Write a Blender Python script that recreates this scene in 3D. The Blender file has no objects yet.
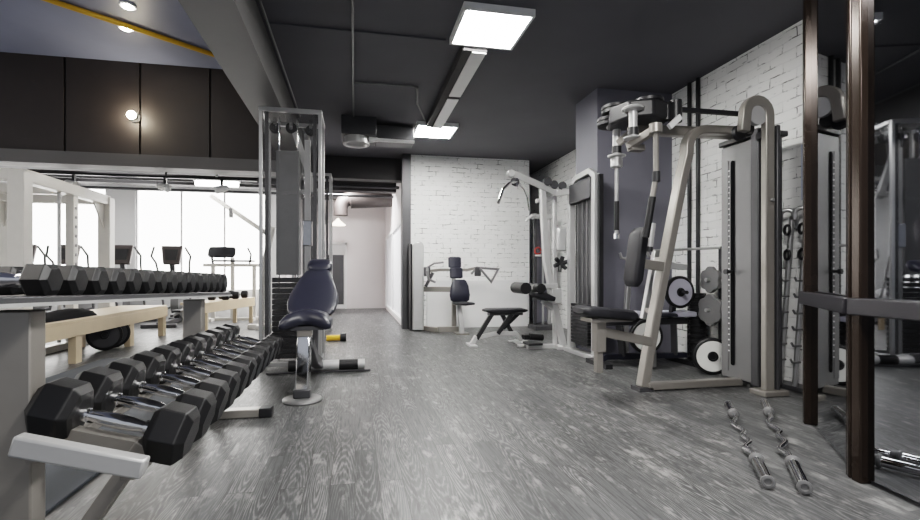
import bpy, math, random
from mathutils import Vector, Matrix
random.seed(7)
C = bpy.context.scene.collection
PI = math.pi
R = math.radians

# ------------------------------------------------------------------ mesh builder
class M:
    """collects shapes given in world coordinates, stores them relative to an origin"""
    def __init__(s, root=None):
        s.v = []; s.f = []
        s.o = Vector(root.location) if root is not None else Vector((0, 0, 0))
    def add(s, vs, fs):
        n = len(s.v)
        s.v += [Vector(p) - s.o for p in vs]
        s.f += [tuple(i + n for i in f) for f in fs]
        return s
    def box(s, x0, x1, y0, y1, z0, z1):
        vs = [(x, y, z) for x in (x0, x1) for y in (y0, y1) for z in (z0, z1)]
        return s.add(vs, [(0, 1, 3, 2), (4, 6, 7, 5), (0, 4, 5, 1), (2, 3, 7, 6), (0, 2, 6, 4), (1, 5, 7, 3)])
    def bar(s, p0, p1, w, h, up=(0, 0, 1)):
        """rectangular bar: w across, h along 'up'"""
        p0, p1 = Vector(p0), Vector(p1)
        d = (p1 - p0).normalized(); up = Vector(up)
        a = d.cross(up)
        if a.length < 1e-4: a = d.cross(Vector((0, 1, 0)))
        a.normalize(); b = a.cross(d).normalized()
        vs = []
        for p in (p0, p1):
            for i, j in ((-1, -1), (1, -1), (1, 1), (-1, 1)):
                vs.append(p + a * (w / 2 * i) + b * (h / 2 * j))
        return s.add(vs, [(0, 1, 2, 3), (7, 6, 5, 4), (0, 4, 5, 1), (1, 5, 6, 2), (2, 6, 7, 3), (3, 7, 4, 0)])
    def sweep(s, pts, prof, up=(0, 0, 1), closed=False):
        """sweep a 2D profile (list of (a,b)) along pts"""
        pts = [Vector(p) for p in pts]; n = len(pts); m = len(prof)
        vs = []; a = None
        for i, p in enumerate(pts):
            if closed:
                t = (pts[(i + 1) % n] - pts[i - 1]).normalized()
            else:
                t = Vector((0, 0, 0))
                if i > 0: t += (pts[i] - pts[i - 1]).normalized()
                if i < n - 1: t += (pts[i + 1] - pts[i]).normalized()
                t.normalize()
            if a is None:
                a = t.cross(Vector(up))
                if a.length < 1e-3: a = t.cross(Vector((0, 1, 0.01)))
            a = (a - t * a.dot(t)).normalized()
            b = a.cross(t).normalized()
            k = 1.0
            if 0 < i < n - 1 and not closed:
                c = (pts[i] - pts[i - 1]).normalized().dot((pts[i + 1] - pts[i]).normalized())
                k = 1 / max(.6, math.sqrt(max(0.05, (1 + c) / 2)))
            for (u, w) in prof: vs.append(p + (a * u + b * w) * k)
        fs = []
        rng = n if closed else n - 1
        for i in range(rng):
            i2 = (i + 1) % n
            for j in range(m):
                j2 = (j + 1) % m
                fs.append((i * m + j, i * m + j2, i2 * m + j2, i2 * m + j))
        if not closed:
            fs.append(tuple(range(m))[::-1]); fs.append(tuple((n - 1) * m + j for j in range(m)))
        return s.add(vs, fs)
    def tube(s, pts, r, n=10, closed=False):
        return s.sweep(pts, [(r * math.cos(2 * PI * j / n), r * math.sin(2 * PI * j / n)) for j in range(n)], closed=closed)
    def rtube(s, pts, w, h, up=(0, 0, 1)):
        return s.sweep(pts, [(-w / 2, -h / 2), (w / 2, -h / 2), (w / 2, h / 2), (-w / 2, h / 2)], up=up)
    def lathe(s, o, d, prof, n=20, ph=0.0, up=(0, 0, 1)):
        """prof: list of (distance along d, radius)"""
        o = Vector(o); d = Vector(d).normalized()
        a = d.cross(Vector(up))
        if a.length < 1e-3: a = d.cross(Vector((0, 1, 0)))
        a.normalize(); b = a.cross(d).normalized()
        vs = []; fs = []; m = len(prof)
        for (t, r) in prof:
            for j in range(n):
                q = 2 * PI * j / n + ph
                vs.append(o + d * t + (a * math.cos(q) + b * math.sin(q)) * max(r, 1e-4))
        for i in range(m - 1):
            for j in range(n):
                j2 = (j + 1) % n
                fs.append((i * n + j, i * n + j2, (i + 1) * n + j2, (i + 1) * n + j))
        fs.append(tuple(range(n))[::-1]); fs.append(tuple((m - 1) * n + j for j in range(n)))
        return s.add(vs, fs)
    def cyl(s, p0, p1, r, n=16):
        p0, p1 = Vector(p0), Vector(p1)
        return s.lathe(p0, p1 - p0, [(0, r), ((p1 - p0).length, r)], n)
    def loft(s, secs):
        """secs: list of equal-length closed point loops"""
        m = len(secs[0]); vs = [p for q in secs for p in q]; fs = []
        for i in range(len(secs) - 1):
            for j in range(m):
                j2 = (j + 1) % m
                fs.append((i * m + j, i * m + j2, (i + 1) * m + j2, (i + 1) * m + j))
        fs.append(tuple(range(m))[::-1]); fs.append(tuple((len(secs) - 1) * m + j for j in range(m)))
        return s.add(vs, fs)
    def prism(s, loop, off):
        """closed 3D loop extruded by vector off"""
        off = Vector(off)
        return s.loft([[Vector(p) for p in loop], [Vector(p) + off for p in loop]])
    def pad(s, c, u, w, t, lu, prof, th):
        """padded cushion: centre c, long axis u, cross axis w, normal t; prof = [(0..1 along, half width)]"""
        c, u, w, t = Vector(c), Vector(u).normalized(), Vector(w).normalized(), Vector(t).normalized()
        secs = []
        for (k, hw) in prof:
            e = min(1, 4.2 * min(k, 1 - k) + .35); hh = th / 2 * min(1.0, e)
            ring = []
            for j in range(16):
                q = 2 * PI * j / 16; cx = math.cos(q); sx = math.sin(q)
                ex = math.copysign(abs(cx) ** .45, cx); ez = math.copysign(abs(sx) ** .55, sx)
                ring.append(c + u * ((k - .5) * lu) + w * (hw * ex) + t * (hh * ez))
            secs.append(ring)
        return s.loft(secs)

def build(name, mb, m, parent=None, bevel=0, smooth=True):
    me = bpy.data.meshes.new(name)
    me.from_pydata([tuple(p) for p in mb.v], [], mb.f)
    import bmesh
    b = bmesh.new(); b.from_mesh(me); bmesh.ops.recalc_face_normals(b, faces=b.faces); b.to_mesh(me); b.free()
    if smooth:
        me.polygons.foreach_set('use_smooth', [True] * len(me.polygons))
        me.set_sharp_from_angle(angle=R(38))
    me.materials.append(m)
    o = bpy.data.objects.new(name, me); C.objects.link(o)
    if parent is not None: o.parent = parent
    else: o.location = mb.o
    if bevel:
        bv = o.modifiers.new('bevel', 'BEVEL'); bv.width = bevel; bv.segments = 2; bv.limit_method = 'ANGLE'; bv.angle_limit = R(40)
    return o
def tag(o, label, cat, group=None):
    o['label'] = label; o['category'] = cat
    if group: o['group'] = group
    return o
def thing(name, label, cat, loc=(0, 0, 0), group=None):
    o = bpy.data.objects.new(name, None); C.objects.link(o); o.location = loc; o.empty_display_size = .1
    return tag(o, label, cat, group)
def struct(name, mb, m, parent=None, bevel=0):
    o = build(name, mb, m, parent, bevel)
    if parent is None: o['kind'] = 'structure'
    return o
def single(name, mb, m, label, cat, group=None, bevel=0):
    return tag(build(name, mb, m, None, bevel), label, cat, group)
def dup(root, loc, label, rot=None, scale=None, group=None):
    r = root.copy(); C.objects.link(r); r.location = loc; r['label'] = label
    if rot is not None: r.rotation_euler = rot
    if scale is not None: r.scale = scale
    if group: r['group'] = group
    for ch in list(root.children):
        c = ch.copy(); C.objects.link(c); c.parent = r
        for g in list(ch.children):
            d = g.copy(); C.objects.link(d); d.parent = c
    return r
class O:                                   # a bare origin for mesh builders of single things
    def __init__(s, x, y, z=0): s.location = Vector((x, y, z))
def arc(c, r, a0, a1, n, ax, ay):
    c, ax, ay = Vector(c), Vector(ax), Vector(ay)
    return [c + ax * (r * math.cos(a0 + (a1 - a0) * i / n)) + ay * (r * math.sin(a0 + (a1 - a0) * i / n)) for i in range(n + 1)]

# ------------------------------------------------------------------ materials
def base(name):
    m = bpy.data.materials.new(name); m.use_nodes = True
    nt = m.node_tree; nt.nodes.clear()
    out = nt.nodes.new('ShaderNodeOutputMaterial'); p = nt.nodes.new('ShaderNodeBsdfPrincipled')
    nt.links.new(p.outputs[0], out.inputs[0])
    return m, nt, p, out
def N(nt, t, **kw):
    n = nt.nodes.new(t)
    for k, v in kw.items():
        if k.startswith('i_'): n.inputs[k[2:].replace('_', ' ')].default_value = v
        else: setattr(n, k, v)
    return n
def mixc(nt, a, b, fac, mode='MIX'):
    n = nt.nodes.new('ShaderNodeMix'); n.data_type = 'RGBA'; n.blend_type = mode
    for s, v in ((6, a), (7, b), (0, fac)):
        if hasattr(v, 'is_linked'): nt.links.new(v, n.inputs[s])
        else: n.inputs[s].default_value = v if s == 0 else (*v, 1)
    return n.outputs[2]
def ramp(nt, src, stops):
    r = nt.nodes.new('ShaderNodeValToRGB'); nt.links.new(src, r.inputs[0])
    e = r.color_ramp.elements
    e[0].position = stops[0][0]; e[0].color = (*([stops[0][1]] * 3), 1)
    e[1].position = stops[-1][0]; e[1].color = (*([stops[-1][1]] * 3), 1)
    for p, v in stops[1:-1]:
        k = e.new(p); k.color = (v, v, v, 1)
    return r.outputs[0]
def mat(name, col, rough=.5, metal=0, var=.12, scale=12, bump=0, spec=.5):
    m, nt, p, out = base(name)
    tc = N(nt, 'ShaderNodeTexCoord'); nz = N(nt, 'ShaderNodeTexNoise', i_Scale=scale, i_Detail=4.0)
    nt.links.new(tc.outputs['Object'], nz.inputs['Vector'])
    lo = tuple(c * (1 - var) for c in col); hi = tuple(min(1, c * (1 + var)) for c in col)
    nt.links.new(mixc(nt, lo, hi, nz.outputs['Fac']), p.inputs['Base Color'])
    p.inputs['Roughness'].default_value = rough; p.inputs['Metallic'].default_value = metal
    p.inputs['Specular IOR Level'].default_value = spec
    if bump:
        b = N(nt, 'ShaderNodeBump', i_Strength=bump, i_Distance=.002)
        n2 = N(nt, 'ShaderNodeTexNoise', i_Scale=scale * 14, i_Detail=3.0)
        nt.links.new(tc.outputs['Object'], n2.inputs['Vector'])
        nt.links.new(n2.outputs['Fac'], b.inputs['Height']); nt.links.new(b.outputs[0], p.inputs['Normal'])
    return m
def emit(name, col, strength):
    m, nt, p, out = base(name)
    p.inputs['Base Color'].default_value = (*col, 1)
    p.inputs['Emission Color'].default_value = (*col, 1); p.inputs['Emission Strength'].default_value = strength
    return m

def floor_mat():
    m, nt, p, out = base('plank_floor'); L = nt.links
    tc = N(nt, 'ShaderNodeTexCoord')
    mp = N(nt, 'ShaderNodeMapping'); mp.inputs['Rotation'].default_value = (0, 0, R(90)); L.new(tc.outputs['Object'], mp.inputs[0])
    br = N(nt, 'ShaderNodeTexBrick', offset=.37, squash=1.0)
    br.inputs['Color1'].default_value = (0, 0, 0, 1); br.inputs['Color2'].default_value = (1, 1, 1, 1); br.inputs['Mortar'].default_value = (.5, .5, .5, 1)
    br.inputs['Scale'].default_value = 1; br.inputs['Mortar Size'].default_value = .0015; br.inputs['Mortar Smooth'].default_value = .2
    br.inputs['Brick Width'].default_value = 1.15; br.inputs['Row Height'].default_value = .115; br.inputs['Bias'].default_value = 0
    L.new(mp.outputs[0], br.inputs['Vector'])
    def ma(op, x, y=None):
        n = N(nt, 'ShaderNodeMath', operation=op)
        for i, v in enumerate((x, y)):
            if v is None: continue
            if hasattr(v, 'is_linked'): L.new(v, n.inputs[i])
            else: n.inputs[i].default_value = v
        return n.outputs[0]
    # plank-wise offset so the grain does not run across joints
    cx = N(nt, 'ShaderNodeVectorMath', operation='SCALE'); L.new(br.outputs['Color'], cx.inputs[0]); cx.inputs['Scale'].default_value = 13.0
    ad = N(nt, 'ShaderNodeVectorMath', operation='ADD'); L.new(mp.outputs[0], ad.inputs[0]); L.new(cx.outputs[0], ad.inputs[1])
    sx = N(nt, 'ShaderNodeSeparateXYZ'); L.new(mp.outputs[0], sx.inputs[0]); sr = N(nt, 'ShaderNodeSeparateXYZ'); L.new(br.outputs['Color'], sr.inputs[0])
    yl = ma('SUBTRACT', ma('FRACT', ma('DIVIDE', ma('ADD', sx.outputs['Y'], 100 * .115), .115)), .5)
    xl = ma('SUBTRACT', ma('MULTIPLY', ma('FRACT', ma('MULTIPLY', ma('ADD', sx.outputs['X'], ma('MULTIPLY', sr.outputs['X'], 7.3)), .6)), 1.6), .8)
    lc = N(nt, 'ShaderNodeCombineXYZ'); L.new(ma('MULTIPLY', xl, .42), lc.inputs['X']); L.new(ma('MULTIPLY', yl, .5), lc.inputs['Y']); L.new(ma('MULTIPLY', sr.outputs['X'], .15), lc.inputs['Z'])
    w = N(nt, 'ShaderNodeTexWave', wave_type='RINGS', rings_direction='Z', i_Scale=8.0, i_Distortion=3.5, i_Detail=3.0)
    w.inputs['Detail Scale'].default_value = 3.0
    L.new(lc.outputs[0], w.inputs['Vector'])
    st2 = N(nt, 'ShaderNodeVectorMath', operation='MULTIPLY'); L.new(ad.outputs[0], st2.inputs[0]); st2.inputs[1].default_value = (5, 70, 1)
    fine = N(nt, 'ShaderNodeTexNoise', i_Scale=1.0, i_Detail=4.0, i_Roughness=.6); L.new(st2.outputs[0], fine.inputs['Vector'])
    st3 = N(nt, 'ShaderNodeVectorMath', operation='MULTIPLY'); L.new(ad.outputs[0], st3.inputs[0]); st3.inputs[1].default_value = (5, 14, 1)
    worn = N(nt, 'ShaderNodeTexNoise', i_Scale=1.0, i_Detail=5.0, i_Roughness=.65); L.new(st3.outputs[0], worn.inputs['Vector'])
    big = N(nt, 'ShaderNodeTexNoise', i_Scale=1.1, i_Detail=3.0); L.new(mp.outputs[0], big.inputs['Vector'])
    c = mixc(nt, (.044, .046, .047), (.098, .100, .101), br.outputs['Color'])
    c = mixc(nt, c, (.055, .056, .058), ramp(nt, big.outputs['Fac'], [(.35, .55), (.6, 0)]))
    grm = N(nt, 'ShaderNodeTexNoise', i_Scale=1.0, i_Detail=2.0); L.new(ad.outputs[0], grm.inputs['Vector'])
    gm = ramp(nt, grm.outputs['Fac'], [(.42, .08), (.62, 1)])
    c = mixc(nt, c, (.28, .28, .275), ma('MULTIPLY', gm, ramp(nt, w.outputs['Fac'], [(.6, 0), (.95, .5)])))
    c = mixc(nt, c, (.028, .028, .03), ma('MULTIPLY', gm, ramp(nt, w.outputs['Fac'], [(.05, .45), (.35, 0)])))
    c = mixc(nt, c, (.030, .030, .032), ramp(nt, fine.outputs['Fac'], [(.36, .7), (.52, 0)]))
    c = mixc(nt, c, (.40, .395, .385), ramp(nt, worn.outputs['Fac'], [(.55, 0), (.68, .42)]))
    c = mixc(nt, c, (.02, .02, .02), br.outputs['Fac'])
    L.new(c, p.inputs['Base Color'])
    L.new(ramp(nt, fine.outputs['Fac'], [(.3, .44), (.7, .34)]), p.inputs['Roughness'])
    b = N(nt, 'ShaderNodeBump', i_Strength=.25, i_Distance=.002); L.new(fine.outputs['Fac'], b.inputs['Height']); L.new(b.outputs[0], p.inputs['Normal'])
    return m

def brick_mat(name, ry):
    """painted white brick; ry = the wall runs along world Y"""
    m, nt, p, out = base(name); L = nt.links
    tc = N(nt, 'ShaderNodeTexCoord'); sp = N(nt, 'ShaderNodeSeparateXYZ'); L.new(tc.outputs['Object'], sp.inputs[0])
    cb = N(nt, 'ShaderNodeCombineXYZ'); L.new(sp.outputs['Y' if ry else 'X'], cb.inputs['X']); L.new(sp.outputs['Z'], cb.inputs['Y'])
    wob = N(nt, 'ShaderNodeTexNoise', i_Scale=5.0, i_Detail=2.0); L.new(tc.outputs['Object'], wob.inputs['Vector'])
    wo = N(nt, 'ShaderNodeVectorMath', operation='SCALE'); L.new(wob.outputs['Color'], wo.inputs[0]); wo.inputs['Scale'].default_value = .04
    ad = N(nt, 'ShaderNodeVectorMath', operation='ADD'); L.new(cb.outputs[0], ad.inputs[0]); L.new(wo.outputs[0], ad.inputs[1])
    br = N(nt, 'ShaderNodeTexBrick', offset=.5)
    br.inputs['Color1'].default_value = (.90, .90, .885, 1); br.inputs['Color2'].default_value = (.95, .95, .94, 1); br.inputs['Mortar'].default_value = (.87, .87, .86, 1)
    br.inputs['Scale'].default_value = 1; br.inputs['Mortar Size'].default_value = .007; br.inputs['Mortar Smooth'].default_value = .5
    br.inputs['Brick Width'].default_value = .27; br.inputs['Row Height'].default_value = .09
    L.new(ad.outputs[0], br.inputs['Vector'])
    n1 = N(nt, 'ShaderNodeTexNoise', i_Scale=4.5, i_Detail=7.0, i_Roughness=.75); L.new(cb.outputs[0], n1.inputs['Vector'])
    mt = N(nt, 'ShaderNodeMath', operation='MULTIPLY'); L.new(br.outputs['Fac'], mt.inputs[0]); L.new(ramp(nt, n1.outputs['Fac'], [(.50, 0), (.60, .95)]), mt.inputs[1])
    st = N(nt, 'ShaderNodeVectorMath', operation='MULTIPLY'); L.new(ad.outputs[0], st.inputs[0]); st.inputs[1].default_value = (7, 26, 1)
    n2 = N(nt, 'ShaderNodeTexNoise', i_Scale=1.0, i_Detail=3.0); L.new(st.outputs[0], n2.inputs['Vector'])
    c = mixc(nt, br.outputs['Color'], (.09, .09, .09), mt.outputs[0])
    c = mixc(nt, c, (.30, .30, .30), ramp(nt, n2.outputs['Fac'], [(.64, 0), (.74, .8)]))
    L.new(c, p.inputs['Base Color']); p.inputs['Roughness'].default_value = .55
    hh = N(nt, 'ShaderNodeMath', operation='MULTIPLY_ADD'); L.new(br.outputs['Fac'], hh.inputs[0]); hh.inputs[1].default_value = -1; L.new(n1.outputs['Fac'], hh.inputs[2])
    b = N(nt, 'ShaderNodeBump', i_Strength=.45, i_Distance=.012); L.new(hh.outputs[0], b.inputs['Height']); L.new(b.outputs[0], p.inputs['Normal'])
    return m

def perforated(name, col, dens, hole):
    """sheet metal with small see-through holes"""
    m, nt, p, out = base(name); L = nt.links
    p.inputs['Base Color'].default_value = (*col, 1); p.inputs['Metallic'].default_value = .6; p.inputs['Roughness'].default_value = .45
    tc = N(nt, 'ShaderNodeTexCoord'); v = N(nt, 'ShaderNodeTexVoronoi', i_Scale=dens, i_Randomness=0.0)
    L.new(tc.outputs['Object'], v.inputs['Vector'])
    lt = N(nt, 'ShaderNodeMath', operation='LESS_THAN'); L.new(v.outputs['Distance'], lt.inputs[0]); lt.inputs[1].default_value = hole
    tr = N(nt, 'ShaderNodeBsdfTransparent'); mx = N(nt, 'ShaderNodeMixShader')
    L.new(lt.outputs[0], mx.inputs[0]); L.new(p.outputs[0], mx.inputs[1]); L.new(tr.outputs[0], mx.inputs[2]); L.new(mx.outputs[0], out.inputs[0])
    return m
def smoked(name, col, alpha):
    """tinted clear sheet"""
    m, nt, p, out = base(name); L = nt.links
    p.inputs['Base Color'].default_value = (*col, 1); p.inputs['Roughness'].default_value = .12
    tc = N(nt, 'ShaderNodeTexCoord'); nz = N(nt, 'ShaderNodeTexNoise', i_Scale=3.0); L.new(tc.outputs['Object'], nz.inputs['Vector'])
    tr = N(nt, 'ShaderNodeBsdfTransparent'); mx = N(nt, 'ShaderNodeMixShader')
    L.new(ramp(nt, nz.outputs['Fac'], [(.2, alpha - .05), (.8, alpha + .05)]), mx.inputs[0]); L.new(tr.outputs[0], mx.inputs[1]); L.new(p.outputs[0], mx.inputs[2]); L.new(mx.outputs[0], out.inputs[0])
    return m

FLOOR = floor_mat()
BRICK_X = brick_mat('white_brick_far', False); BRICK_Y = brick_mat('white_brick_right', True)
CEIL = mat('charcoal_ceiling', (.088, .088, .100), .7, var=.15, scale=1.5)
HIGHC = mat('blue_grey_ceiling', (.25, .28, .40), .4, var=.25, scale=.9)
BEAM = mat('beam_grey', (.115, .112, .112), .6, var=.08, scale=2)
BEAMD = mat('beam_dark', (.032, .030, .032), .7, var=.1, scale=2)
BROWN = mat('brown_panel', (.030, .024, .023), .55, var=.2, scale=3)
PLUM = mat('slate_paint', (.15, .15, .18), .6, var=.06, scale=2)
WHITE = mat('white_paint', (.82, .82, .82), .55, var=.03)
PINKW = mat('warm_white_paint', (.78, .74, .74), .6, var=.03, scale=2)
FRAMEW = mat('white_powder_coat', (.74, .72, .68), .35, var=.05)
SILVER = mat('silver_powder_coat', (.52, .52, .52), .36, .35, var=.06)
SATIN = mat('satin_champagne', (.285, .268, .246), .34, .5, var=.06)
STEEL = mat('brushed_steel', (.50, .50, .50), .3, .8, var=.1)
CHROME = mat('chrome', (.74, .74, .75), .09, 1, var=.04, scale=20)
GREYP = mat('grey_panel', (.17, .17, .172), .4, .4, var=.06)
GREYD = mat('dark_grey_metal', (.07, .07, .075), .42, .4, var=.1)
BLACK = mat('black_plastic', (.014, .014, .016), .4, var=.2)
RUBBER = mat('black_rubber', (.008, .008, .009), .42, var=.25, scale=30, bump=.2, spec=.4)
VINYL = mat('black_vinyl', (.012, .012, .015), .5, var=.2, bump=.15, spec=.35)
CLOTH = mat('black_cloth', (.008, .008, .009), .95, var=.2, spec=.05)
NAVY = mat('navy_vinyl', (.017, .018, .030), .36, var=.15, bump=.1)
LILAC = mat('pale_vinyl', (.42, .42, .50), .45, var=.06)
WOOD = mat('pale_wood', (.62, .50, .34), .5, var=.12, scale=5)
MIRROR = mat('tinted_mirror', (.33, .34, .36), .025, 1, var=.02)
BRONZE = mat('dark_bronze', (.030, .021, .016), .22, .55, var=.3, scale=4)
BRONZEB = mat('dark_rail', (.024, .023, .027), .35, .3, var=.1)
YELLOW = mat('yellow_paint', (.72, .42, .03), .5, var=.08)
RED = mat('red_plastic', (.45, .05, .04), .4)
MAT = mat('blue_grey_rubber', (.045, .052, .062), .8, var=.12, scale=4)
PLATEW = mat('white_plate_face', (.85, .85, .82), .4, var=.03)
PERF = perforated('perforated_grey', (.16, .16, .165), 70, .2)
SMOKE = smoked('smoked_shield', (.07, .07, .072), .15)
LAMP = emit('lamp_diffuser', (1, .985, .95), 74)
TUBEL = emit('tube_light', (1, .98, .94), 24)
DAYS = emit('soft_daylight_pane', (1, .985, .95), 1.6)
BULB = emit('bulb_glow', (1, .88, .66), 130)
BULB2 = emit('small_bulb_glow', (1, .95, .86), 60)
SHADE = emit('lit_shade', (1, .86, .66), 5)
DAY = emit('bright_daylight_pane', (1, .985, .96), 6)
PANE = emit('frosted_pane', (.86, .88, .92), .15)

# ------------------------------------------------------------------ setting
struct('floor', M(O(0, 0)).box(-8.6, 5.2, -2.5, 15, -.12, 0), FLOOR)
struct('ceiling', M(O(2, 6, 3.25)).box(-.8, 5.2, -2.5, 14.8, 3.25, 3.4), CEIL)
struct('ceiling_high', M(O(-5, 3, 4.1)).box(-8.6, -1.17, -2.5, 7.6, 4.1, 4.25), HIGHC)
struct('ceiling_rear', M(O(-5, 11, 3.25)).box(-8.6, -.8, 7.8, 14.8, 3.25, 3.4), CEIL)
# grey downstand beam between the low and the high ceiling
struct('trim_1', M(O(-1, 3, 2.85)).box(-1.17, -.8, -2.5, 7.6, 2.85, 4.25), BEAM)
# brown panelled bulkhead at the back of the high ceiling
bk = M(O(-5, 7.7, 3.4)); xs = [-8.6, -6.9, -5.5, -4.05, -3.08, -2.13, -.8]
for a, b in zip(xs, xs[1:]): bk.box(a + .012, b - .012, 7.6, 7.8, 2.74, 4.25)
bk.box(-8.6, -.8, 7.64, 7.8, 2.74, 4.25)
struct('wall_bulkhead', bk, BROWN, bevel=.006)
struct('trim_2', M(O(-5, 7.6, 2.6)).box(-8.6, -.8, 7.5, 7.82, 2.56, 2.74), BEAM)
struct('trim_3', M(O(-5, 9.2, 2.9)).box(-8.6, .9, 9.1, 9.35, 2.83, 3.25), BEAMD)
struct('trim_4', M(O(-5, 10.6, 2.9)).box(-8.6, .9, 10.5, 10.75, 2.85, 3.25), BEAMD)
struct('trim_5', M(O(0, 12.4, 2.9)).box(-1.7, .9, 12.3, 12.6, 2.95, 3.25), BEAMD)
# rear wall of the left hall with big blown-out windows
WY_ = 11.5
wr = M(O(-5, WY_)).box(-8.6, -1.72, WY_, WY_ + .2, 0, .62).box(-8.6, -1.72, WY_, WY_ + .2, 2.92, 3.25)
for a, b in ((-8.6, -8.35), (-5.32, -4.76), (-2.0, -1.72)): wr.box(a, b, WY_, WY_ + .2, .62, 2.92)
struct('wall_rear', wr, WHITE)
for i, (a, b) in enumerate(((-8.35, -5.32), (-4.76, -2.0))):
    fr = M(O((a + b) / 2, WY_, 0)); n = 2 if i == 0 else 3
    fr.box(a, b, WY_ + .02, WY_ + .08, .62, .67).box(a, b, WY_ + .02, WY_ + .08, 2.87, 2.92)
    for k in range(n + 1):
        x = a + (b - a - .04) * k / n; fr.box(x, x + .04, WY_ + .02, WY_ + .08, .62, 2.92)
    w = struct('window_%d' % (i + 1), fr, WHITE)
    build('pane', M(w).box(a, b, WY_ + .09, WY_ + .11, .62, 2.92), DAY, w)
wl = M(O(-8.5, 4)).box(-8.6, -8.4, -2.5, 11.5, 0, .8).box(-8.6, -8.4, -2.5, 11.5, 2.7, 4.1)
for a, b in ((-2.5, 1.0), (3.5, 4.2), (7.0, 7.9), (10.9, 11.5)): wl.box(-8.6, -8.4, a, b, .8, 2.7)
struct('wall_left', wl, WHITE)
for i, (a, b) in enumerate(((1.0, 3.5), (4.2, 7.0), (7.9, 10.9))):
    fr = M(O(-8.5, (a + b) / 2, 0)).box(-8.48, -8.42, a, b, .8, .86).box(-8.48, -8.42, a, b, 2.64, 2.7)
    for y in (a, (a + b) / 2 - .025, b - .05): fr.box(-8.48, -8.42, y, y + .05, .8, 2.7)
    w = struct('window_%d' % (i + 3), fr, WHITE)
    build('pane', M(w).box(-8.52, -8.50, a, b, .8, 2.7), DAYS, w)
# corridor
struct('wall_corridor_left', M(O(-1.7, 13)).box(-1.75, -1.6, 11.7, 14.3, 0, 3.25), PINKW)
cw = M(O(-.4, 14.4)).box(-1.75, -.95, 14.3, 14.5, 0, 3.25).box(-.95, -.24, 14.3, 14.5, 1.95, 3.25).box(-.24, 1.1, 14.3, 14.5, 0, 3.25)
struct('wall_corridor_end', cw, PINKW)
d = struct('door_1', M(O(-.6, 14.35)).box(-.95, -.90, 14.27, 14.42, 0, 1.95).box(-.29, -.24, 14.27, 14.42, 0, 1.95).box(-.95, -.24, 14.27, 14.42, 1.9, 1.97).box(-.90, -.29, 14.40, 14.44, 0, 1.9), WHITE)
build('dark_pane', M(d).box(-.80, -.33, 14.385, 14.402, .12, 1.6), GREYD, d)
cr = M(O(1, 11.5)).box(.9, 1.05, 8.95, 9.2, 0, 3.25).box(.9, 1.05, 13.9, 14.3, 0, 3.25).box(.9, 1.05, 9.2, 13.9, 2.1, 3.25).box(.9, 1.05, 9.2, 13.9, 0, .08)
struct('wall_corridor_right', cr, PINKW)
w = struct('window_6', M(O(.97, 11.5)).box(.88, .97, 9.2, 9.28, .08, 2.1).box(.88, .97, 13.82, 13.9, .08, 2.1).box(.88, .97, 9.28, 13.82, 2.02, 2.1).box(.88, .97, 9.28, 13.82, .08, .14).box(.89, .96, 11.5, 11.56, .14, 2.02), WHITE)
build('frosted_pane', M(w).box(.93, .95, 9.28, 13.82, .14, 2.02), PANE, w)
struct('trim_6', M(O(.95, 8.8)).box(.86, 1.02, 8.70, 8.95, 0, 3.25), GREYD)
# far white brick wall, white wainscot board, recess behind
struct('wall_far', M(O(2.2, 8.8)).box(1.02, 3.36, 8.75, 8.95, 0, 3.25), BRICK_X)
struct('trim_7', M(O(2.3, 8.72)).box(1.32, 3.33, 8.715, 8.75, 0, .9), WHITE, bevel=.004)
struct('wall_recess', M(O(4, 10)).box(3.2, 4.2, 10.0, 10.15, 0, 3.25).box(3.2, 3.36, 8.95, 10.0, 0, 3.25), PLUM)
# right wall and column
struct('wall_right', M(O(3.95, 3)).box(3.87, 4.05, -2.5, 10.0, 0, 3.25), BRICK_Y)
struct('wall_column', M(O(3.35, 5.45)).box(2.86, 3.87, 5.2, 5.76, 0, 3.25), PLUM)
# mirrored door panels at the right
A = Vector((2.405, 1.87, 0)); B = Vector((3.005, 2.65, 0)); D = Vector((2.405 - 1.55 * math.tan(R(8.5)), 1.87 - 1.55, 0))
def mirror_panel(name, p, q, ins, sd):
    d = (q - p).normalized(); nrm = Vector((-d.y, d.x, 0)) * sd       # nrm points to the room
    fr = M(O(*((p + q) / 2)))
    for e, s2 in ((p, 1), (q, -1)):
        c = e + d * (.026 * s2) if ins else e
        fr.bar(c + Vector((0, 0, 0)), c + Vector((0, 0, 3.25)), .052, .06, up=nrm)
    o = struct(name, fr, BRONZE, bevel=.008)
    pane = M(o); a2, b2 = p - nrm * .012, q - nrm * .012
    z = Vector((0, 0, 1))
    pane.bar(a2 + z * 1.635, b2 + z * 1.635, .008, 3.22)
    build('mirror_pane', pane, MIRROR, o)
    build('rail', M(o).bar(p + nrm * .03 + z * .848, q + nrm * .03 + z * .848, .045, .082), BRONZEB, o, bevel=.006)
    return o
mirror_panel('door_2', A, B, True, 1)
mirror_panel('door_3', D, A, True, 1)
struct('wall_return', M(O(3.4, 2.75)).box(3.13, 3.87, 2.72, 2.78, 0, 3.25), PLUM)

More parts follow.
